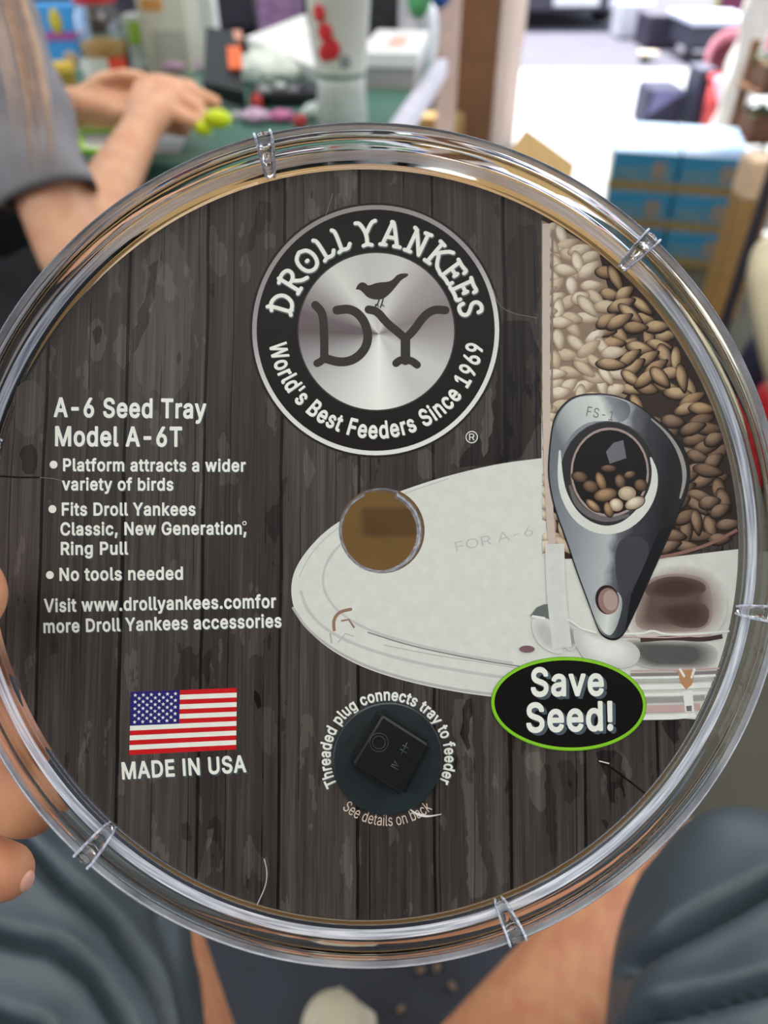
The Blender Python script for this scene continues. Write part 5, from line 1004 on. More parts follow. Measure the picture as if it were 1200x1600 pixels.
for i0, i1, mi in ((200, 290, 0), (290, 335, 1)):
    vs = [[bm.verts.new((38 * s * math.cos(math.radians(a)), 38 * s * math.sin(math.radians(a)), z)) for a in range(i0, i1 + 1, 5)] for z in (4 * s, 32 * s)]
    for a in range(len(vs[0]) - 1): bm.faces.new((vs[0][a], vs[0][a + 1], vs[1][a + 1], vs[1][a])).material_index = mi
obj('jar_label', bm, [mat('label_grey', (186, 184, 172), 0.5), mat('label_red', (206, 66, 34), 0.5)], t)
# cartons behind the jar
t = std('milk_carton', 222, 112, 'white and lime green carton right behind the red lidded jar', 'carton'); s = sc(222, 112)
bxo('carton_body', (-16 * s, 18 * s, 0, 0.05, 0, 74 * s), mat('carton_white', (196, 200, 190), 0.4), t, 0.003); bxo('carton_print', (-10 * s, 8 * s, -0.001, 0, 36 * s, 66 * s), mat('carton_lime', (150, 186, 64), 0.4), t, 0.0)
bxo('carton_band', (-16 * s, 18.5 * s, -0.0012, 0, 4 * s, 16 * s), mat('carton_pale', (224, 230, 232), 0.4), t, 0.0)
t = std('display_box', 268, 116, 'tall beige display carton with an orange print standing at the table back', 'box', rz=-0.1); s = sc(268, 116)
bxo('box_body', (-38 * s, 36 * s, 0, 0.10, 0, 170 * s), mat('box_beige', (186, 182, 164), 0.6, 0.05), t, 0.003)
bxo('box_print', (-30 * s, 2 * s, -0.001, 0, 82 * s, 98 * s), mat('print_orange', (184, 128, 62), 0.5), t, 0.0)
bxo('box_grille', (-22 * s, 30 * s, -0.001, 0, 12 * s, 58 * s), mat('box_grey', (160, 156, 144), 0.6, scale=90, stretch=(20, 1, 1), var=0.25), t, 0.0)
t = std('white_folder', 322, 100, 'tall white folder standing beside the beige display carton', 'folder'); s = sc(322, 100)
bxo('folder_cover', (-14 * s, 22 * s, 0, 0.05, 0, 150 * s), M_white, t, 0.002); bxo('folder_spine', (-30 * s, -14 * s, 0, 0.05, 0, 150 * s), mat('spine_brown', (134, 106, 74), 0.6), t, 0.002)
# black stand with orange tab
def slabthing(name, pts, th, m, label, cat, z=None):
    t = thing(name, sum((Vector(p) for p in pts), Vector()) / len(pts), label, cat); o = quad_slab(name + '_panel', pts, th, m, t); o.matrix_parent_inverse = Matrix.Translation(-t.location); return t
d0 = topx(T_(350, 168))[2]
t = slabthing('display_stand', [at(320, 152, d0 - 0.01), at(385, 168, d0 - 0.01), at(366, 72, d0 + 0.05), at(325, 67, d0 + 0.05)], 0.03, mat('stand_black', (34, 38, 40), 0.5), 'black wedge shaped stand with orange tab beside the hands on the table', 'stand')
o = quad_slab('orange_tab', [at(357, 106, d0 - 0.03), at(379, 106, d0 - 0.03), at(376, 72, d0 - 0.01), at(355, 72, d0 - 0.01)], -0.006, mat('tab_orange', (226, 104, 52), 0.5), t); o.matrix_parent_inverse = Matrix.Translation(-t.location)
quad = quad_slab('peach_cap', [at(338, 68, d0 + 0.09), at(380, 70, d0 + 0.09), at(378, 56, d0 + 0.11), at(342, 55, d0 + 0.11)], 0.01, mat('cap_peach', (206, 148, 124), 0.6), t); quad.matrix_parent_inverse = Matrix.Translation(-t.location)
# white packets
d1 = topx(T_(470, 140))[2]
t = slabthing('paper_packet', [at(390, 82, d1 + 0.06), at(496, 130, d1 - 0.02), at(482, 46, d1 + 0.08)], 0.03, M_white, 'white triangular paper packet tilted up beside the tall cup', 'packet')
bm = bmesh.new(); tube(bm, [at(390, 80, d1 + 0.058), at(482, 44, d1 + 0.078)], 0.006, 8); o = obj('packet_edge', bm, mat('edge_coral', (214, 150, 132), 0.5), t); o.matrix_parent_inverse = Matrix.Translation(-t.location)
bm = bmesh.new(); p = T_(425, 140); s = sc(425, 140)
t = bmesh.new(); bmesh.ops.create_icosphere(t, subdivisions=4, radius=1); rr = random.Random(3)
for v in t.verts:
    k = 1 + 0.12 * math.sin(9 * v.co.x + 3) * math.cos(7 * v.co.y) + rr.uniform(-0.03, 0.03); v.co = Vector((v.co.x * 66 * s * k, v.co.y * 0.07 * k, max(v.co.z, -0.9) * 24 * s * k + 22 * s))
merge(bm, t); o = obj('crumpled_bag', bm, mat('bag_white', (214, 220, 208), 0.6)); o.location = p + Vector((0, 0.06, 0.001)); tag(o, 'crumpled white paper bag lying under the triangular packet', 'bag')
# dark tray of small parts
t = std('parts_tray', 450, 168, 'black shallow tray of small bits in front of the white packets', 'tray'); s = sc(450, 168)
bxo('tray_body', (-60 * s, 52 * s, 0, 0.09, 0, 22 * s), M_black, t, 0.006)
for k, (x, y, z, r, c) in enumerate(((-35, 0.0, 24, 10, (150, 150, 150)), (-12, 0.02, 26, 9, (190, 192, 190)), (10, 0.01, 22, 8, (120, 116, 120)), (25, 0.03, 24, 9, (60, 62, 70)))):
    bm = bmesh.new(); blob(bm, (x * s, y, z * s), r * s, r * s, r * s * 0.7, sub=2); o = obj('small_part', bm, mat('bit_grey%d' % k, c, 0.4)); o.location = t.location; tag(o, ('grey bit lying in the black parts tray, leftmost of four', 'pale grey round bit in the black parts tray, second from left', 'mid grey bit in the black parts tray, third from left', 'dark grey bit in the black parts tray, rightmost of four')[k], 'part', 'bits in the parts tray')
for k, (px, py, w, h, c, lb) in enumerate(((402, 172, 9, 18, (196, 62, 58), 'small red cap standing left in front of the parts tray'), (470, 200, 11, 16, (190, 66, 66), 'small red cap at the foot of the tall cup'), (400, 192, 24, 16, (206, 170, 196), 'pale mauve plastic bag lying on the green table, left of the pink one'), (440, 190, 22, 13, (200, 110, 160), 'pink plastic bag lying on the green table before the parts tray'), (492, 186, 20, 18, (206, 222, 214), 'pale mint plastic bag beside the clear tub'), (370, 188, 8, 10, (200, 198, 196), 'small white lid on the table by the fingertips'), (283, 112, 34, 16, (176, 140, 160), 'dusty pink bag behind the hands on the table'))):
    p = T_(px, py); s = sc(px, py); bm = bmesh.new(); t_ = bmesh.new(); bmesh.ops.create_icosphere(t_, subdivisions=3, radius=1)
    for v in t_.verts:
        q = 1 + 0.15 * math.sin(6 * v.co.x + k) * math.cos(5 * v.co.z + k); v.co = Vector((v.co.x * w * s * q, v.co.y * w * s * 0.8 * q, (v.co.z * q * 0.5 + 0.5) * h * 1.3 * s))
    for f in t_.faces: f.smooth = True
    merge(bm, t_); nm = 'bottle_cap' if k in (0, 1, 5) else 'plastic_bag'; o = obj(nm, bm, mat('clutter%d' % k, c, 0.35, 0.15, 60)); o.location = p; tag(o, lb, 'cap' if k in (0, 1, 5) else 'bag')
# tall cup on clear tub
t = std('clear_tub', 535, 196, 'clear plastic tub carrying the tall white cup', 'tub'); s = sc(535, 196)
bm = bmesh.new(); lathe(bm, [(0, 0), (36 * s, 0), (40 * s, 4 * s), (36 * s, 58 * s), (37 * s, 66 * s), (35 * s, 66 * s), (34 * s, 58 * s), (37 * s, 6 * s), (0, 3 * s)], 40); obj('tub_body', bm, mat('frosted_plastic', (220, 224, 216), 0.35, trans=0.3), t)
tubz = TZ + 66 * s
t = thing('paper_cup', (t.location.x, t.location.y, tubz), 'tall white paper cup with red flowers and green base line on the clear tub', 'cup')
bm = bmesh.new(); lathe(bm, [(0, 0), (37 * s, 0), (38 * s, 4 * s), (53 * s, 190 * s), (55 * s, 192 * s), (55 * s, 198 * s), (51 * s, 198 * s), (36 * s, 8 * s), (0, 8 * s)], 48); obj('cup_body', bm, mat('cup_white', (214, 214, 202), 0.55, 0.03), t)
bm = bmesh.new(); lathe(bm, [(38.2 * s, 3 * s), (38.8 * s, 8 * s)], 48); obj('green_line', bm, mat('cup_green', (96, 130, 112), 0.5), t)
for a, z, r in ((235, 84, 11), (245, 62, 12), (255, 42, 14), (240, 36, 11)):
    rad = (38 + 15 * z / 190 + 0.3) * s; bm = bmesh.new(); an = math.radians(a)
    q = Matrix.Translation((rad * math.cos(an), rad * math.sin(an), z * s)) @ Vector((math.cos(an), math.sin(an), 0)).to_track_quat('Z', 'Y').to_matrix().to_4x4()
    blob(bm, (0, 0, 0), r * s, r * s, 0.0016, M=q); obj('flower_print', bm, mat('cup_red', (196, 40, 44), 0.5), t)
an = math.radians(283); rad = (38 + 15 * 26 / 190 + 0.3) * s; bm = bmesh.new(); blob(bm, (0, 0, 0), 8 * s, 9 * s, 0.0012, M=Matrix.Translation((rad * math.cos(an), rad * math.sin(an), 26 * s)) @ Vector((math.cos(an), math.sin(an), 0)).to_track_quat('Z', 'Y').to_matrix().to_4x4()); obj('grey_print', bm, mat('cup_grey', (128, 130, 130), 0.5), t)
# white carton on the right of the cup
t = std('flat_box', 606, 140, 'flat white box with pale orange print and grey front on the table corner', 'box', rz=-0.12); s = sc(606, 140)
bxo('box_body', (-45 * s, 42 * s, 0, 0.30, 0, 30 * s), mat('box_front_grey', (160, 156, 152), 0.6), t, 0.002)
bxo('box_lid', (-47 * s, 46 * s, -0.004, 0.304, 30 * s, 50 * s), M_white, t, 0.002); bxo('box_print', (-10 * s, 18 * s, 0.06, 0.20, 50 * s, 50.6 * s), mat('print_salmon', (226, 178, 160), 0.5), t, 0.0)
# papers, lime card
for (pts, m_, nm, lb, ct) in (([(122, 207), (181, 207), (183, 237), (128, 238)], M_white, 'lime_card', 'white card with lime green border under the hands', 'card'), ([(234, 212), (293, 210), (280, 238), (230, 240)], mat('note_paper', (206, 214, 212), 0.7), 'paper_note', 'blank pale paper note on the table right of the wrist', 'paper')):
    t = slabthing(nm, [on(x, y, TZ + 0.001) for x, y in pts], -0.001, m_, lb, ct)
    if nm == 'lime_card':
        P0 = [on(x, y, TZ + 0.0035) for x, y in pts]; 
        for a, b in zip(P0, P0[1:] + P0[:1]):
            bm = bmesh.new(); tube(bm, [a, b], 0.006, 8); o = obj('lime_border', bm, mat('lime_border', (170, 226, 70), 0.4), t); o.matrix_parent_inverse = Matrix.Translation(-t.location)
# clutter at the back of the table
for (px, pb, pt, w, c, nm, lb, ct) in ((442, 62, 8, 68, (130, 98, 134), 'purple_pouch', 'purple pouch standing behind the triangular white packet', 'pouch'), (372, 52, -30, 62, (38, 34, 46), 'dark_bag', 'black draped bag standing behind the peach and orange stand', 'bag'), (597, 62, -30, 48, (40, 42, 44), 'black_case', 'black case standing right behind the tall white cup', 'case'), (640, 70, -30, 34, (206, 202, 206), 'white_bag', 'white plastic bag standing at the right back corner of the table', 'bag'), (110, 30, -40, 220, (54, 50, 64), 'dark_sack', 'dark sack behind the blue packet at the back of the table', 'sack'), (425, 16, -40, 60, (100, 74, 60), 'brown_pouch', 'brown pouch behind the purple pouch', 'pouch')):
    q = on(px, pb, TZ); d = topx(q)[2]; s = d / FPX; h = (pb - pt) * s / 0.8; t = bmesh.new(); bmesh.ops.create_cube(t, size=1); bmesh.ops.subdivide_edges(t, edges=t.edges[:], cuts=5, use_grid_fill=True)
    for v in t.verts:
        z = v.co.z + 0.5; k = 1 - 0.18 * z ** 3; v.co = Vector((v.co.x * w * s * k * (1 + 0.05 * math.sin(7 * z + px)), v.co.y * 0.08 * (1 - 0.4 * z), z * h))
    for f in t.faces: f.smooth = True
    bm = bmesh.new(); merge(bm, t); o = obj(nm, bm, mat(nm, c, 0.6, 0.25, 40)); o.location = q; tag(o, lb, ct)

# ------------------------------------------------------------------ storage behind the table
def pole(name, px, py, z0, z1, w, m, label, cat, dp=0.04):
    b = on(px, py, z0); t = thing(name, b, label, cat); bxo('post', (-w / 2, w / 2, -dp / 2, dp / 2, 0, z1 - z0), m, t, 0.004); bxo('foot_plate', (-w / 2 - 0.02, w / 2 + 0.02, -dp / 2 - 0.02, dp / 2 + 0.02, 0, 0.012), m, t, 0.002); return t
pole('shelf_post', 692, 262, 0.0, 2.6, 0.085, mat('post_pink', (212, 184, 170), 0.5), 'pinkish beige upright post behind the table corner', 'post')
t = None
for k, (z0, z1, lb) in enumerate(((0.0, 0.42, 'brown carton at the bottom of the stack by the door jamb'), (0.42, 0.86, 'brown carton in the middle of the stack by the door jamb'), (0.86, 1.36, 'brown carton on top of the stack by the door jamb'))):
    b = on(735, 244, 0.0); carton('stacked_carton', b.x - 0.12 - 0.012 * k, b.x + 0.09 - 0.008 * k, b.y, b.y + 0.30, z0 + 0.001, z1, lb, M_card2, False)
b = on(690, 262, 0.0); carton('low_carton', b.x - 0.20, b.x + 0.10, b.y + 0.06, b.y + 0.19, 0.0, 0.20, 'low tan carton on the floor in front of the brown stack', mat('tan_carton', (150, 124, 76), 0.8), False)
q = on(662, 85, 0.55); bm = bmesh.new(); blob(bm, (0, 0, 0.06), 0.05, 0.06, 0.12); t = obj('clear_bag', bm, mat('bag_clear', (214, 218, 222), 0.3)); t.location = q; tag(t, 'white knotted bag beside the pinkish post', 'bag')
q = on(668, 6, 0.80); bm = bmesh.new(); blob(bm, (-0.02, 0, 0.02), 0.03, 0.04, 0.05, 0); blob(bm, (0.03, 0, 0.04), 0.03, 0.04, 0.05, 1); t = obj('shopping_bag', bm, [mat('bag_green', (96, 170, 110), 0.5), mat('bag_blue', (50, 96, 170), 0.5)]); t.location = q; tag(t, 'green and blue bag at the top beside the pinkish post', 'bag')
rk = thing('shelf_rack', (0, 0, 0), 'dark shelf rack behind the table carrying bags', 'shelf')
bxo('back_panel', (-2.2, 0.10, 3.35, 3.38, 0, 2.0), mat('rack_dark', (58, 52, 62), 0.8, 0.3, 6), rk)
for z in (0.5, 0.76): bxo('shelf_board', (-2.2, 0.12, 2.95, 3.35, z - 0.03, z), M_metal, rk)
for x in (-2.2, 0.06): bxo('leg', (x, x + 0.05, 2.95, 3.0, 0, 2.0), M_metal, rk)

# ------------------------------------------------------------------ stack of blue cartons
M_cb = mat('carton_blue', (48, 120, 154), 0.35, 0.1, 6.0); M_cbt = mat('carton_top_glare', (124, 152, 182), 0.3, 0.1, 8.0, col2=(150, 164, 176))  # tops paler than the sides, sun glare put into their colour
p0 = on(932, 404, 0.0); bth = -0.25; bw, bd, bh = 0.212, 0.42, 0.118
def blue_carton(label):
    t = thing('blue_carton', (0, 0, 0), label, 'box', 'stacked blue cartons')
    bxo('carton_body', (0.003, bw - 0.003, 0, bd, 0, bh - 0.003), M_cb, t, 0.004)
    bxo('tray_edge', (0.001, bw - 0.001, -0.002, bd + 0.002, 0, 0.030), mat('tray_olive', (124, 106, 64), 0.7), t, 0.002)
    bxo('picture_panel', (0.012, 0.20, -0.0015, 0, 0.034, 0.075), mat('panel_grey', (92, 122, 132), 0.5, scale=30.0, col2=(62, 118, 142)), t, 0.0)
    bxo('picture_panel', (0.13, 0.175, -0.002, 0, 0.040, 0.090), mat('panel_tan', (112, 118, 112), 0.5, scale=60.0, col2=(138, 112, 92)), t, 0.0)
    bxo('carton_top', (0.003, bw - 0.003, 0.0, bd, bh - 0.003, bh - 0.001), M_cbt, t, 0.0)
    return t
bcp = None
for c in range(2):
    for r in range(3):
        lb = 'blue carton, %s of the %s column in the stack by the bright floor' % (('bottom one', 'middle one', 'top one')[r], ('left', 'right')[c])
        if bcp is None: bcp = o = blue_carton(lb)
        else: o = copy_tree(bcp); o['label'] = lb
        o.location = (p0.x + c * bw * math.cos(bth) - 0.003 * r, p0.y + c * bw * math.sin(bth) + 0.004 * r, r * bh); o.rotation_euler = (0, 0, bth)

# ------------------------------------------------------------------ things by the doorway
def bin_(name, px, py, w, h, m, label, cat, rim=None, d=None, top=0.9):
    b = on(px, py, 0.0); b.z = 0.0; t = thing(name, b, label, cat)
    bm = bmesh.new(); lathe(bm, [(0, 0), (w * top / 2, 0), (w / 2, h), (w / 2 - 0.006, h), (w * top / 2 - 0.006, 0.01), (0, 0.01)], 32); obj('bin_body', bm, m, t)
    bm = bmesh.new(); lathe(bm, [(w / 2, h - 0.02), (w / 2 + 0.012, h - 0.015), (w / 2 + 0.012, h + 0.005), (w / 2 - 0.006, h + 0.005), (w / 2 - 0.006, h - 0.02)], 32, closed=True); obj('bin_rim', bm, rim or m, t)
    return t
b = on(1032, 200, 0.0); t = thing('folded_bag', b, 'dark navy bag with a folded flap behind the blue cartons', 'bag'); k = topx(b)[2] / FPX
bm = bmesh.new(); q = [(-26, 0), (30, 0), (27, 0.25), (-20, 0.25)]
bxo('bag_body', (-28 * k, 27 * k, 0, 0.25, 0, 0.19), mat('bag_navy', (36, 36, 62), 0.6), t, 0.02)
o = quad_slab('bag_flap', [Vector((-27 * k, -0.006, 0.06)), Vector((27 * k, -0.006, 0.18)), Vector((-20 * k, -0.006, 0.19))], 0.004, mat('bag_periwinkle', (112, 114, 158), 0.6), t)
b = on(1086, 205, 0.0); t = thing('slim_bin', b, 'slim dark navy bin standing left of the red bucket', 'bin'); k = topx(b)[2] / FPX
bxo('bin_body', (-12 * k, 11 * k, 0, 0.2, 0, 80 * k), mat('bin_navy', (44, 46, 66), 0.5), t, 0.01); bxo('bin_lid', (-13 * k, 12 * k, -0.005, 0.205, 80 * k, 84 * k), mat('bin_lid_grey', (84, 84, 100), 0.5), t, 0.004)
b = on(1114, 212, 0.0); k = topx(b)[2] / FPX
t = bin_('red_bucket', 1114, 212, 50 * k, 80 * k, mat('bucket_red', (186, 62, 60), 0.45), 'red bucket with pink cloth hanging over the rim, beside the slim navy bin', 'bucket')
bm = bmesh.new(); tube(bm, [Vector((x * k, -26 * k, z * k)) for x, z in ((-24, 84), (-16, 62), (-4, 44), (14, 42), (28, 56))], 6 * k, 8); obj('handle', bm, mat('handle_pink', (236, 190, 214), 0.5), t)
bm = bmesh.new(); blob(bm, (8 * k, -22 * k, 62 * k), 16 * k, 6 * k, 20 * k); obj('pink_cloth', bm, mat('cloth_pink', (222, 112, 140), 0.6), t)
b = on(1120, 175, 0.0); k = topx(b)[2] / FPX; b.z = 0.0
t = thing('maroon_tub', b, 'round maroon tub tipped on its side behind the red bucket', 'tub')
MT = Matrix.Translation((0, 0, 62 * k)) @ Matrix.Rotation(math.radians(62), 4, 'X') @ Matrix.Rotation(0.15, 4, 'Y')
bm = bmesh.new(); lathe(bm, [(0, -24 * k), (30 * k, -24 * k), (34 * k, 0), (46 * k, 10 * k), (46 * k, 13 * k), (32 * k, 3 * k), (28 * k, -21 * k), (0, -21 * k)], 40, M=MT); obj('tub_body', bm, [mat('tub_maroon', (122, 56, 66), 0.5)], t)
bm = bmesh.new(); lathe(bm, [(34 * k, 2 * k), (47 * k, 11 * k), (47 * k, 14 * k), (33.5 * k, 5 * k)], 40, closed=True, M=MT); obj('tub_rim', bm, mat('tub_rose', (196, 126, 140), 0.5), t)
bm = bmesh.new(); box(bm, -22 * k, 22 * k, -6 * k, 16 * k, 0, 34 * k, 0.01); obj('support_block', bm, mat('block_grey', (90, 76, 84), 0.7), t)
bm = bmesh.new(); blob(bm, (0, 0, 0), 13 * k, 13 * k, 14 * k); o = obj('rose_ball', bm, mat('ball_rose', (206, 92, 108), 0.5)); o.location = b + Vector((30 * k, -30 * k, 96 * k)); tag(o, 'small rose red ball at the right edge of the maroon tub', 'ball')
b = on(1115, 98, 0.0); k = topx(b)[2] / FPX; t = thing('low_cart', b, 'dark low cart with a pale top standing outside behind the maroon tub', 'cart')
bxo('cart_body', (-44 * k, 50 * k, 0, 0.5, 0.08, 0.24), mat('cart_dark', (56, 56, 70), 0.6), t, 0.02); bxo('cart_top', (-50 * k, 55 * k, -0.05, 0.6, 0.24, 0.28), mat('cart_pale', (196, 202, 220), 0.4), t, 0.01)
bxo('cart_label', (14 * k, 36 * k, -0.004, 0, 0.12, 0.21), mat('label_sage', (120, 132, 124), 0.6), t, 0.0)
for x in (-40, 44):
    bm = bmesh.new(); lathe(bm, [(0, -0.02), (0.05, -0.02), (0.05, 0.02), (0, 0.02)], 20, M=Matrix.Translation((x * k, 0.05, 0.05)) @ Matrix.Rotation(PI / 2, 4, 'Y')); obj('wheel', bm, M_black, t)
b = on(1032, 76, 0.0); k = topx(b)[2] / FPX; t = thing('dark_crate', b, 'dark plum crate standing outside between the parked car and the low cart', 'crate')
bxo('crate_body', (-24 * k, 26 * k, 0, 0.4, 0, 38 * k), mat('crate_plum', (60, 52, 68), 0.7), t, 0.01); bxo('crate_rim', (-26 * k, 28 * k, -0.01, 0.41, 38 * k, 44 * k), mat('crate_rim', (86, 80, 92), 0.7), t, 0.01)
b = on(1008, 98, 0.0); t = thing('wooden_block', b, 'small dark block with pale board on the ground below the plum crate', 'block'); k = topx(b)[2] / FPX
bxo('block', (-5 * k, 6 * k, 0, 0.08, 0, 9 * k), mat('block_olive', (70, 66, 50), 0.8), t, 0.004); bxo('pale_board', (-8 * k, 20 * k, 0.0, 0.12, 9 * k, 13 * k), mat('board_cream', (226, 206, 180), 0.7), t, 0.003)
b = on(985, 60, 0.0); t = bxo('pale_box', (-0.12, 0.17, 0, 0.3, 0, 0.26), mat('planter_white', (206, 206, 212), 0.6), None, 0.02); t.location = b; tag(t, 'pale box standing outside just right of the parked car', 'box')
b = on(1142, 52, 0.0); t = bxo('notice_board', (-0.14, 0.16, 0, 0.06, 0, 0.7), mat('panel_maroon', (112, 40, 70), 0.6), None, 0.01); t.location = b; tag(t, 'maroon board standing outside at the upper right', 'board')
b = on(1114, 50, 0.0); t = bxo('yellow_post', (-0.045, 0.045, 0, 0.08, 0, 0.8), mat('post_yellow', (206, 200, 150), 0.6), None, 0.01); t.location = b; tag(t, 'pale yellow post beside the maroon board', 'post')
# parked car seen from its lower rear
t = thing('car', (1.40, 8.3, 0), 'dark parked car beyond the bright floor, only its bumper in view', 'car')
M_carp = mat('car_paint', (62, 60, 70), 0.25, 0.05, coat=0.5)
bm = bmesh.new(); prof_c = [(0.0, 0.30), (0.02, 0.62), (0.12, 0.95), (0.55, 1.05), (1.0, 1.48), (2.6, 1.48), (3.3, 1.0), (4.2, 0.85), (4.3, 0.35), (4.2, 0.16), (0.1, 0.16)]
va = [bm.verts.new((-0.86, y, z)) for y, z in prof_c]; vb = [bm.verts.new((0.92, y, z)) for y, z in prof_c]
bm.faces.new(va); bm.faces.new(vb[::-1])
for i in range(len(prof_c)): j = (i + 1) % len(prof_c); bm.faces.new((va[i], va[j], vb[j], vb[i]))
bmesh.ops.recalc_face_normals(bm, faces=bm.faces[:]); bmesh.ops.bevel(bm, geom=bm.edges[:], offset=0.05, segments=3, affect='EDGES'); obj('car_body', bm, M_carp, t)
bxo('bumper', (-0.86, 0.92, -0.06, 0.06, 0.14, 0.30), mat('bumper_dark', (70, 68, 80), 0.35), t, 0.03)
bxo('licence_plate', (0.16, 0.58, -0.075, -0.062, 0.185, 0.26), mat('plate_white', (232, 232, 236), 0.4), t, 0.005)
bm = bmesh.new(); blob(bm, (0.73, -0.055, 0.20), 0.06, 0.03, 0.06); obj('lamp', bm, mat('lamp_silver', (216, 216, 226), 0.15, metal=0.6), t)
bxo('rear_window', (-0.6, 0.66, 0.70, 0.74, 1.12, 1.38), mat('car_window', (30, 34, 40), 0.1), t, 0.01, M=None)
for x in (-0.75, 0.81):
    for y in (0.75, 3.4):
        bm = bmesh.new(); lathe(bm, [(0, -0.1), (0.28, -0.1), (0.32, -0.06), (0.32, 0.06), (0.28, 0.1), (0, 0.1)], 32, M=Matrix.Translation((x, y, 0.32)) @ Matrix.Rotation(PI / 2, 4, 'Y')); obj('wheel', bm, M_black, t)

# ------------------------------------------------------------------ rack, planters and sacks on the right
M_wood = mat('rack_wood', (168, 132, 76), 0.7, scale=20.0, col2=(146, 108, 60), stretch=(8, 8, 1))
def upright(name, px, py, w, dp, h, m, label, cat):
    b = on(px, py, 0.0); t = bxo(name, (-w / 2, w / 2, 0, dp, 0, h), m, None, 0.004); t.location = b; tag(t, label, cat); return t
upright('wooden_post', 1128, 500, 0.082, 0.10, 0.345, M_wood, 'tan wooden post right of the blue carton stack', 'post')
b = on(1128, 500, 0.0); t = bxo('peach_block', (-0.045, 0.065, -0.03, 0.07, 0, 0.105), mat('block_peach', (222, 188, 152), 0.7), None, 0.01); t.location = (b.x, b.y + 0.03, 0.346); tag(t, 'pale peach wooden block on top of the tan wooden post', 'block')
upright('metal_post', 1118, 560, 0.024, 0.024, 0.95, mat('post_dark', (52, 46, 54), 0.5), 'thin dark metal post between the tan wooden post and the cream cloth bag', 'post')
# white draped plastic column
b = on(1116, 262, 0.0); bm = bmesh.new(); rows = []
k = topx(b)[2] / FPX; rr = random.Random(5)
for i in range(41):
    z = 1.5 * i / 40; row = []
    for j in range(24):
        a = 2 * PI * j / 24; r = 0.062 + 0.012 * math.sin(5 * a + 6 * z) + 0.014 * math.sin(23 * z + 2 * a) + 0.02 * (z < 0.45) * 0
        row.append(bm.verts.new((r * math.cos(a) + 0.03 * z, r * math.sin(a), z)))
    rows.append(row)
for A, B in zip(rows, rows[1:]):
    for j in range(24): bm.faces.new((A[j], A[(j + 1) % 24], B[(j + 1) % 24], B[j])).smooth = True
bm.faces.new(rows[-1]); bm.faces.new(rows[0][::-1])
t = obj('plastic_sheeting', bm, mat('white_sheeting', (216, 212, 206), 0.35, 0.04)); t.location = b; tag(t, 'column of bunched white plastic sheeting left of the plant stand', 'sheeting')
# plant stand with planters
ps = at(1192, 128, 2.66); ps.z = 0; t = thing('plant_stand', ps, 'brown wooden plant stand at the right edge', 'stand')
SHZ = (0.11, 0.275, 0.44); M_pw = mat('stand_brown', (120, 82, 56), 0.7, 0.15, 12)
for x in (0.0, 0.50):
    for y in (0.19, 0.0): bxo('leg', (x + 0.01, x + 0.04, y, y + 0.03, 0, 0.58 if y else 0.11), M_pw, t)
for z in SHZ: bxo('shelf_board', (0.0, 0.55, 0.0 if z < 0.2 else 0.02, 0.22, z - 0.015, z), M_pw, t, 0.002)
M_leaf = mat('leaf_green', (46, 98, 18), 0.6, scale=60, col2=(34, 74, 16))
for z, lb in zip(SHZ, ('brown trough planter on the lowest shelf of the plant stand', 'brown trough planter on the middle shelf of the plant stand', 'brown trough planter on the top shelf of the plant stand')):
    p = thing('planter', (ps.x + 0.055, ps.y + 0.01, z + 0.0005), lb, 'planter', 'planters on the stand')
    bxo('trough', (-0.04, 0.42, 0.0, 0.16, 0.0, 0.085), mat('trough_brown', (104, 68, 46), 0.7, 0.15, 20), p, 0.01)
    bm = bmesh.new(); rr = random.Random(int(z * 100))
    for i in range(170):
        x, y, zz = rr.uniform(-0.05, 0.43), rr.uniform(-0.02, 0.15), rr.uniform(0.078, 0.105); q = Matrix.Translation((x, y, zz)) @ Matrix.Rotation(rr.uniform(0, 6.3), 4, 'Z') @ Matrix.Rotation(rr.uniform(-0.9, 0.9), 4, 'X')
        vs = [bm.verts.new(q @ Vector(c)) for c in ((0, 0, 0), (0.010, 0.014, 0.005), (0, 0.035, 0), (-0.010, 0.014, 0.005))]; bm.faces.new(vs)
    obj('foliage', bm, M_leaf, p)
# cream sack, red and navy bags
def sack(name, px, py, w, dp, h, m, label, cat, z=0.0, lean=0.0, sq=0.25):
    b = on(px, py, z) if py > 0 else None; t = bmesh.new(); bmesh.ops.create_cube(t, size=1); bmesh.ops.subdivide_edges(t, edges=t.edges[:], cuts=7, use_grid_fill=True)
    for v in t.verts:
        x, y, zz = v.co.x * 2, v.co.y * 2, v.co.z + 0.5; r = 1 - sq * (abs(2 * zz - 1) ** 3); c = 1 - 0.12 * (x * x * y * y)
        v.co = Vector((x * w / 2 * r * c * (1 + 0.05 * math.sin(9 * zz + px)) + lean * zz, y * dp / 2 * r * c, zz * h))
    for f in t.faces: f.smooth = True
    bm = bmesh.new(); merge(bm, t); o = obj(name, bm, m); o.location = b; tag(o, label, cat); return o
pts = closed_smooth([(1180, 372), (1240, 362), (1330, 365), (1340, 520), (1300, 660), (1222, 660), (1192, 585), (1174, 505), (1163, 430)], 2)
bm = bmesh.new(); cxs = sum(p[0] for p in pts) / len(pts); cys = sum(p[1] for p in pts) / len(pts); rows = []
for i in range(9):
    f = -1 + i / 4; k = math.sqrt(max(0.02, 1 - f * f)) ** 0.6; rows.append([bm.verts.new(at(cxs + (x - cxs) * k, cys + (y - cys) * k, 1.45 + 0.06 * f)) for x, y in pts])
for A, B in zip(rows, rows[1:]):
    for j in range(len(pts)): bm.faces.new((A[j], A[(j + 1) % len(pts)], B[(j + 1) % len(pts)], B[j])).smooth = True
bm.faces.new(rows[0]); bm.faces.new(rows[-1])
sk = thing('cloth_bag', at(1250, 500, 1.45), 'cream cloth bag hanging at the right edge beside the thin dark metal post', 'bag')
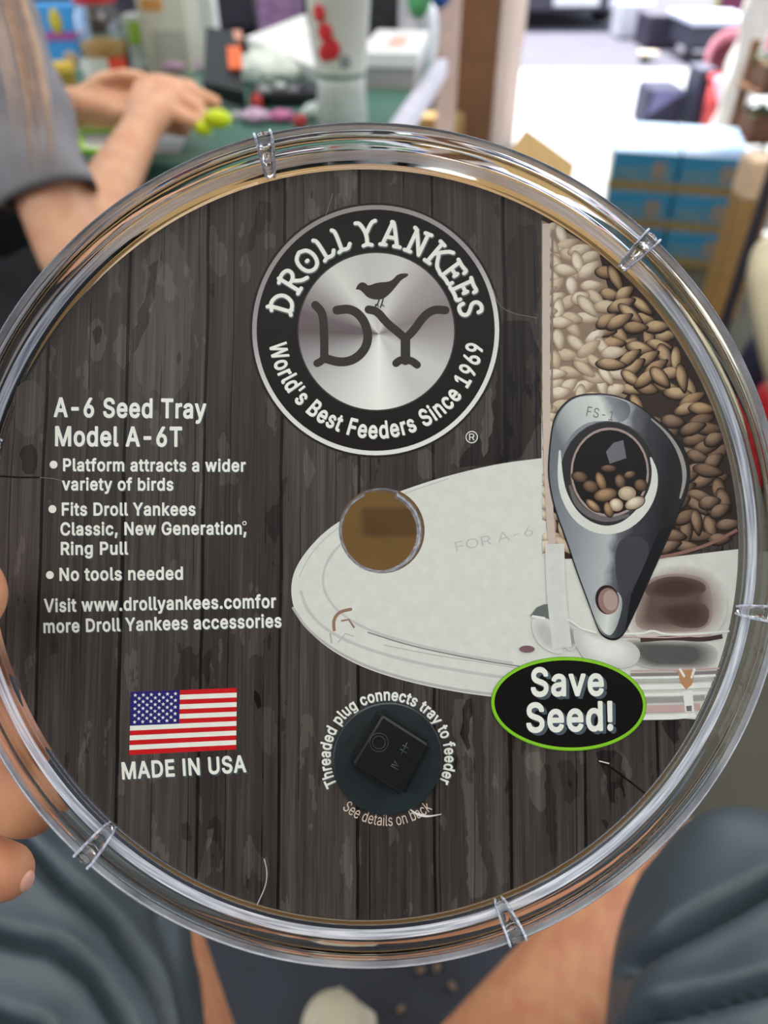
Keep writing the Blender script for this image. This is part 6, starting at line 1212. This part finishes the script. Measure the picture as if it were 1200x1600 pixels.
o = obj('bag_body', bm, mat('sack_cream', (200, 188, 156), 0.85, 0.08, 20), sk); o.matrix_parent_inverse = Matrix.Translation(-sk.location)
bm = bmesh.new(); tube(bm, [at(1225, 372, 1.45), at(1240, 250, 1.43), at(1290, 230, 1.43), at(1305, 372, 1.45)], 0.008, 8); o = obj('strap', bm, mat('sack_strap', (176, 160, 126), 0.85), sk); o.matrix_parent_inverse = Matrix.Translation(-sk.location)
sack('red_bag', 1184, 745, 0.13, 0.12, 0.22, mat('bag_red', (196, 34, 42), 0.5, 0.2, 20), 'red plastic bag on the floor below the cream cloth bag', 'bag')
sack('navy_bag', 1152, 660, 0.06, 0.10, 0.22, mat('bag_dark_navy', (38, 40, 62), 0.6), 'dark navy bag on the floor between the metal post and the red bag', 'bag')

# ------------------------------------------------------------------ the person at the table
bm = bmesh.new()
SR, ELR, WRR = at(-52, -60, 0.84), at(112, 400, 0.90), at(222, 200, 1.03)
KNR = at(236, 138, 1.09)
SL = Vector((SR.x - 0.36, SR.y + 0.06, SR.z)); ELL = at(-70, 190, 1.16); WRL = at(120, 168, 1.14)
MID = (SR + SL) / 2
chain(bm, arm_nodes((MID + Vector((0, -0.22, -0.42)), 0.13), (MID + Vector((0, -0.12, -0.20)), 0.125), (MID + Vector((0, -0.03, -0.05)), 0.12)))
chain(bm, arm_nodes((SR, 0.055), (SL, 0.055)))
HP = MID + Vector((0, -0.24, -0.44))
for s in (-1, 1):
    hp = HP + Vector((s * 0.09, 0, 0)); kn = hp + Vector((s * 0.05, 0.40, 0.0)); an = kn + Vector((0, -0.05, -(kn.z - 0.08)))
    chain(bm, arm_nodes((hp, 0.09), (kn, 0.062), (kn.lerp(an, 0.35), 0.056), (an, 0.038), (an + Vector((0, 0.13, -0.045)), 0.032)))
chain(bm, arm_nodes((MID + Vector((0, 0, 0.02)), 0.06), (MID + Vector((0, 0.05, 0.15)), 0.052)))
HD = MID + Vector((0, 0.09, 0.26)); chain(bm, arm_nodes((HD, 0.088), (HD + Vector((0, 0.05, -0.07)), 0.062), (HD + Vector((0, 0.075, -0.095)), 0.044)))
chain(bm, arm_nodes((HD + Vector((0, 0.098, -0.02)), 0.010), (HD + Vector((0, 0.112, -0.04)), 0.013)))
chain(bm, arm_nodes((SR, 0.048), (ELR, 0.040), (ELR.lerp(WRR, 0.3), 0.040), (ELR.lerp(WRR, 0.8), 0.030), (WRR, 0.027)))
chain(bm, arm_nodes((SL, 0.052), (ELL, 0.044), (ELL.lerp(WRL, 0.4), 0.042), (WRL, 0.030)))
t1 = remeshed(bm, 0.007, 8)
bm = bmesh.new()                                                        # both hands, working over the table
RKN = [at(222, 140, 1.10), at(240, 132, 1.085), at(262, 138, 1.07), at(276, 152, 1.06)]
for q in RKN: chain(bm, [(WRR, 0.027), (q, 0.014)])
for a, b_ in zip(RKN, RKN[1:]): chain(bm, [(a, 0.014), (b_, 0.014)])
for q, m_, e_ in zip(RKN, ((262, 130, 1.09), (290, 136, 1.08), (306, 148, 1.07), (308, 170, 1.06)), ((292, 148, 1.09), (322, 156, 1.08), (336, 160, 1.07), (322, 186, 1.06))):
    chain(bm, [(q, 0.0125), (at(*m_), 0.0115), (at(*e_), 0.0095)])
chain(bm, [(WRR, 0.022), (at(262, 172, 1.05), 0.014), (at(292, 188, 1.05), 0.0115), (at(308, 192, 1.055), 0.010)])
LKN = [at(196, 132, 1.15), at(205, 150, 1.14), at(210, 168, 1.13), at(212, 186, 1.12)]
for q in LKN: chain(bm, [(WRL, 0.028), (q, 0.015)])
for a, b_ in zip(LKN, LKN[1:]): chain(bm, [(a, 0.0145), (b_, 0.0145)])
for q, m_, e_ in zip(LKN, ((250, 128, 1.15), (268, 158, 1.14), (262, 178, 1.13), (250, 196, 1.12)), ((300, 136, 1.14), (312, 172, 1.13), (306, 192, 1.12), (288, 204, 1.11))):
    chain(bm, [(q, 0.0135), (at(*m_), 0.012), (at(*e_), 0.010)])
chain(bm, [(WRL, 0.022), (at(160, 128, 1.13), 0.014), (at(198, 120, 1.12), 0.0115), (at(220, 122, 1.12), 0.010)])
t2 = remeshed(bm, 0.0026, 6); merge(t1, t2)
worker = thing('person', (0, 0, 0), 'person in a grey t-shirt leaning in from the left with both hands over the table', 'person')
obj('body', t1, M_skin, worker, True)
M_tee = mat('grey_tshirt', (132, 128, 130), 0.9, 0.08, 50, bump=0.2)
bm = bmesh.new()
chain(bm, arm_nodes((MID + Vector((0, -0.24, -0.42)), 0.15), (MID + Vector((0, -0.12, -0.20)), 0.145), (MID + Vector((0, -0.03, -0.05)), 0.14)))
chain(bm, arm_nodes((SR, 0.060), (SL, 0.060))); chain(bm, arm_nodes((SL, 0.066), (SL.lerp(ELL, 0.6), 0.060)))
tee = remeshed(bm, 0.009, 5)
e2 = SR.lerp(ELR, 0.80); ax = (ELR - SR).normalized(); a_ = ax.orthogonal().normalized(); b_ = ax.cross(a_); rows = []
for i in range(25):                                                    # open sleeve with soft folds and a clean hem
    u = i / 24; row = []
    for j in range(48):
        v = 2 * PI * j / 48; r = 0.054 + 0.002 * u + 0.004 * math.sin(3 * v + 7 * u) * u + 0.003 * math.sin(17 * u + v)
        row.append(tee.verts.new(SR.lerp(e2, u) + (a_ * math.cos(v) + b_ * math.sin(v)) * r))
    rows.append(row)
inner = [tee.verts.new(SR.lerp(e2, 1.0) - ax * 0.012 + (Vector(v.co) - e2) * 0.9) for v in rows[-1]]
rows.append(inner)
for A, B in zip(rows, rows[1:]):
    for j in range(48): tee.faces.new((A[j], A[(j + 1) % 48], B[(j + 1) % 48], B[j])).smooth = True
obj('t_shirt', tee, M_tee, worker, True)
bm = bmesh.new()
for s in (-1, 1):
    hp = HP + Vector((s * 0.09, 0, 0)); kn = hp + Vector((s * 0.05, 0.40, 0.0)); an = kn + Vector((0, -0.05, -(kn.z - 0.14))); chain(bm, arm_nodes((hp, 0.105), (kn, 0.078), (an, 0.055)))
chain(bm, arm_nodes((HP + Vector((-0.08, 0, 0.02)), 0.14), (HP + Vector((0.08, 0, 0.02)), 0.14)))
obj('trousers', remeshed(bm, 0.010, 5), mat('black_trousers', (24, 24, 28), 0.85, 0.1), worker, True)
bm = bmesh.new(); chain(bm, arm_nodes((HD + Vector((0, -0.02, 0.02)), 0.094), (HD + Vector((0, -0.06, -0.10)), 0.07)))
hair = remeshed(bm, 0.009, 3); rr = random.Random(2)
for i in range(15):                                                    # long strands falling over the shoulder
    x0 = rr.uniform(-20, 40); d = rr.uniform(0.755, 0.775); sway = rr.uniform(-6, 10)
    tube(hair, [HD + Vector((0.06, -0.06, 0.0)), at(x0 - 8, -30, d), at(x0 + 16 + sway, 70, d), at(x0 + 32 + sway, 150, d + 0.005), at(x0 + 38 + sway * 1.5, rr.uniform(190, 270), d + 0.01)], [0.0016, 0.0017, 0.0016, 0.0012, 0.0005], 5)
obj('hair', hair, mat('light_brown_hair', (184, 150, 124), 0.55, 0.2, 60), worker, True)
bm = bmesh.new(); blob(bm, (0, 0, 0), 0.020, 0.012, 0.013); blob(bm, (-0.022, 0, -0.012), 0.013, 0.009, 0.010)
o = obj('yellow_clip', bm, mat('neon_yellow', (206, 226, 28), 0.4)); o.location = at(340, 186, 1.045); tag(o, 'neon yellow clip held in the fingertips over the table', 'clip')
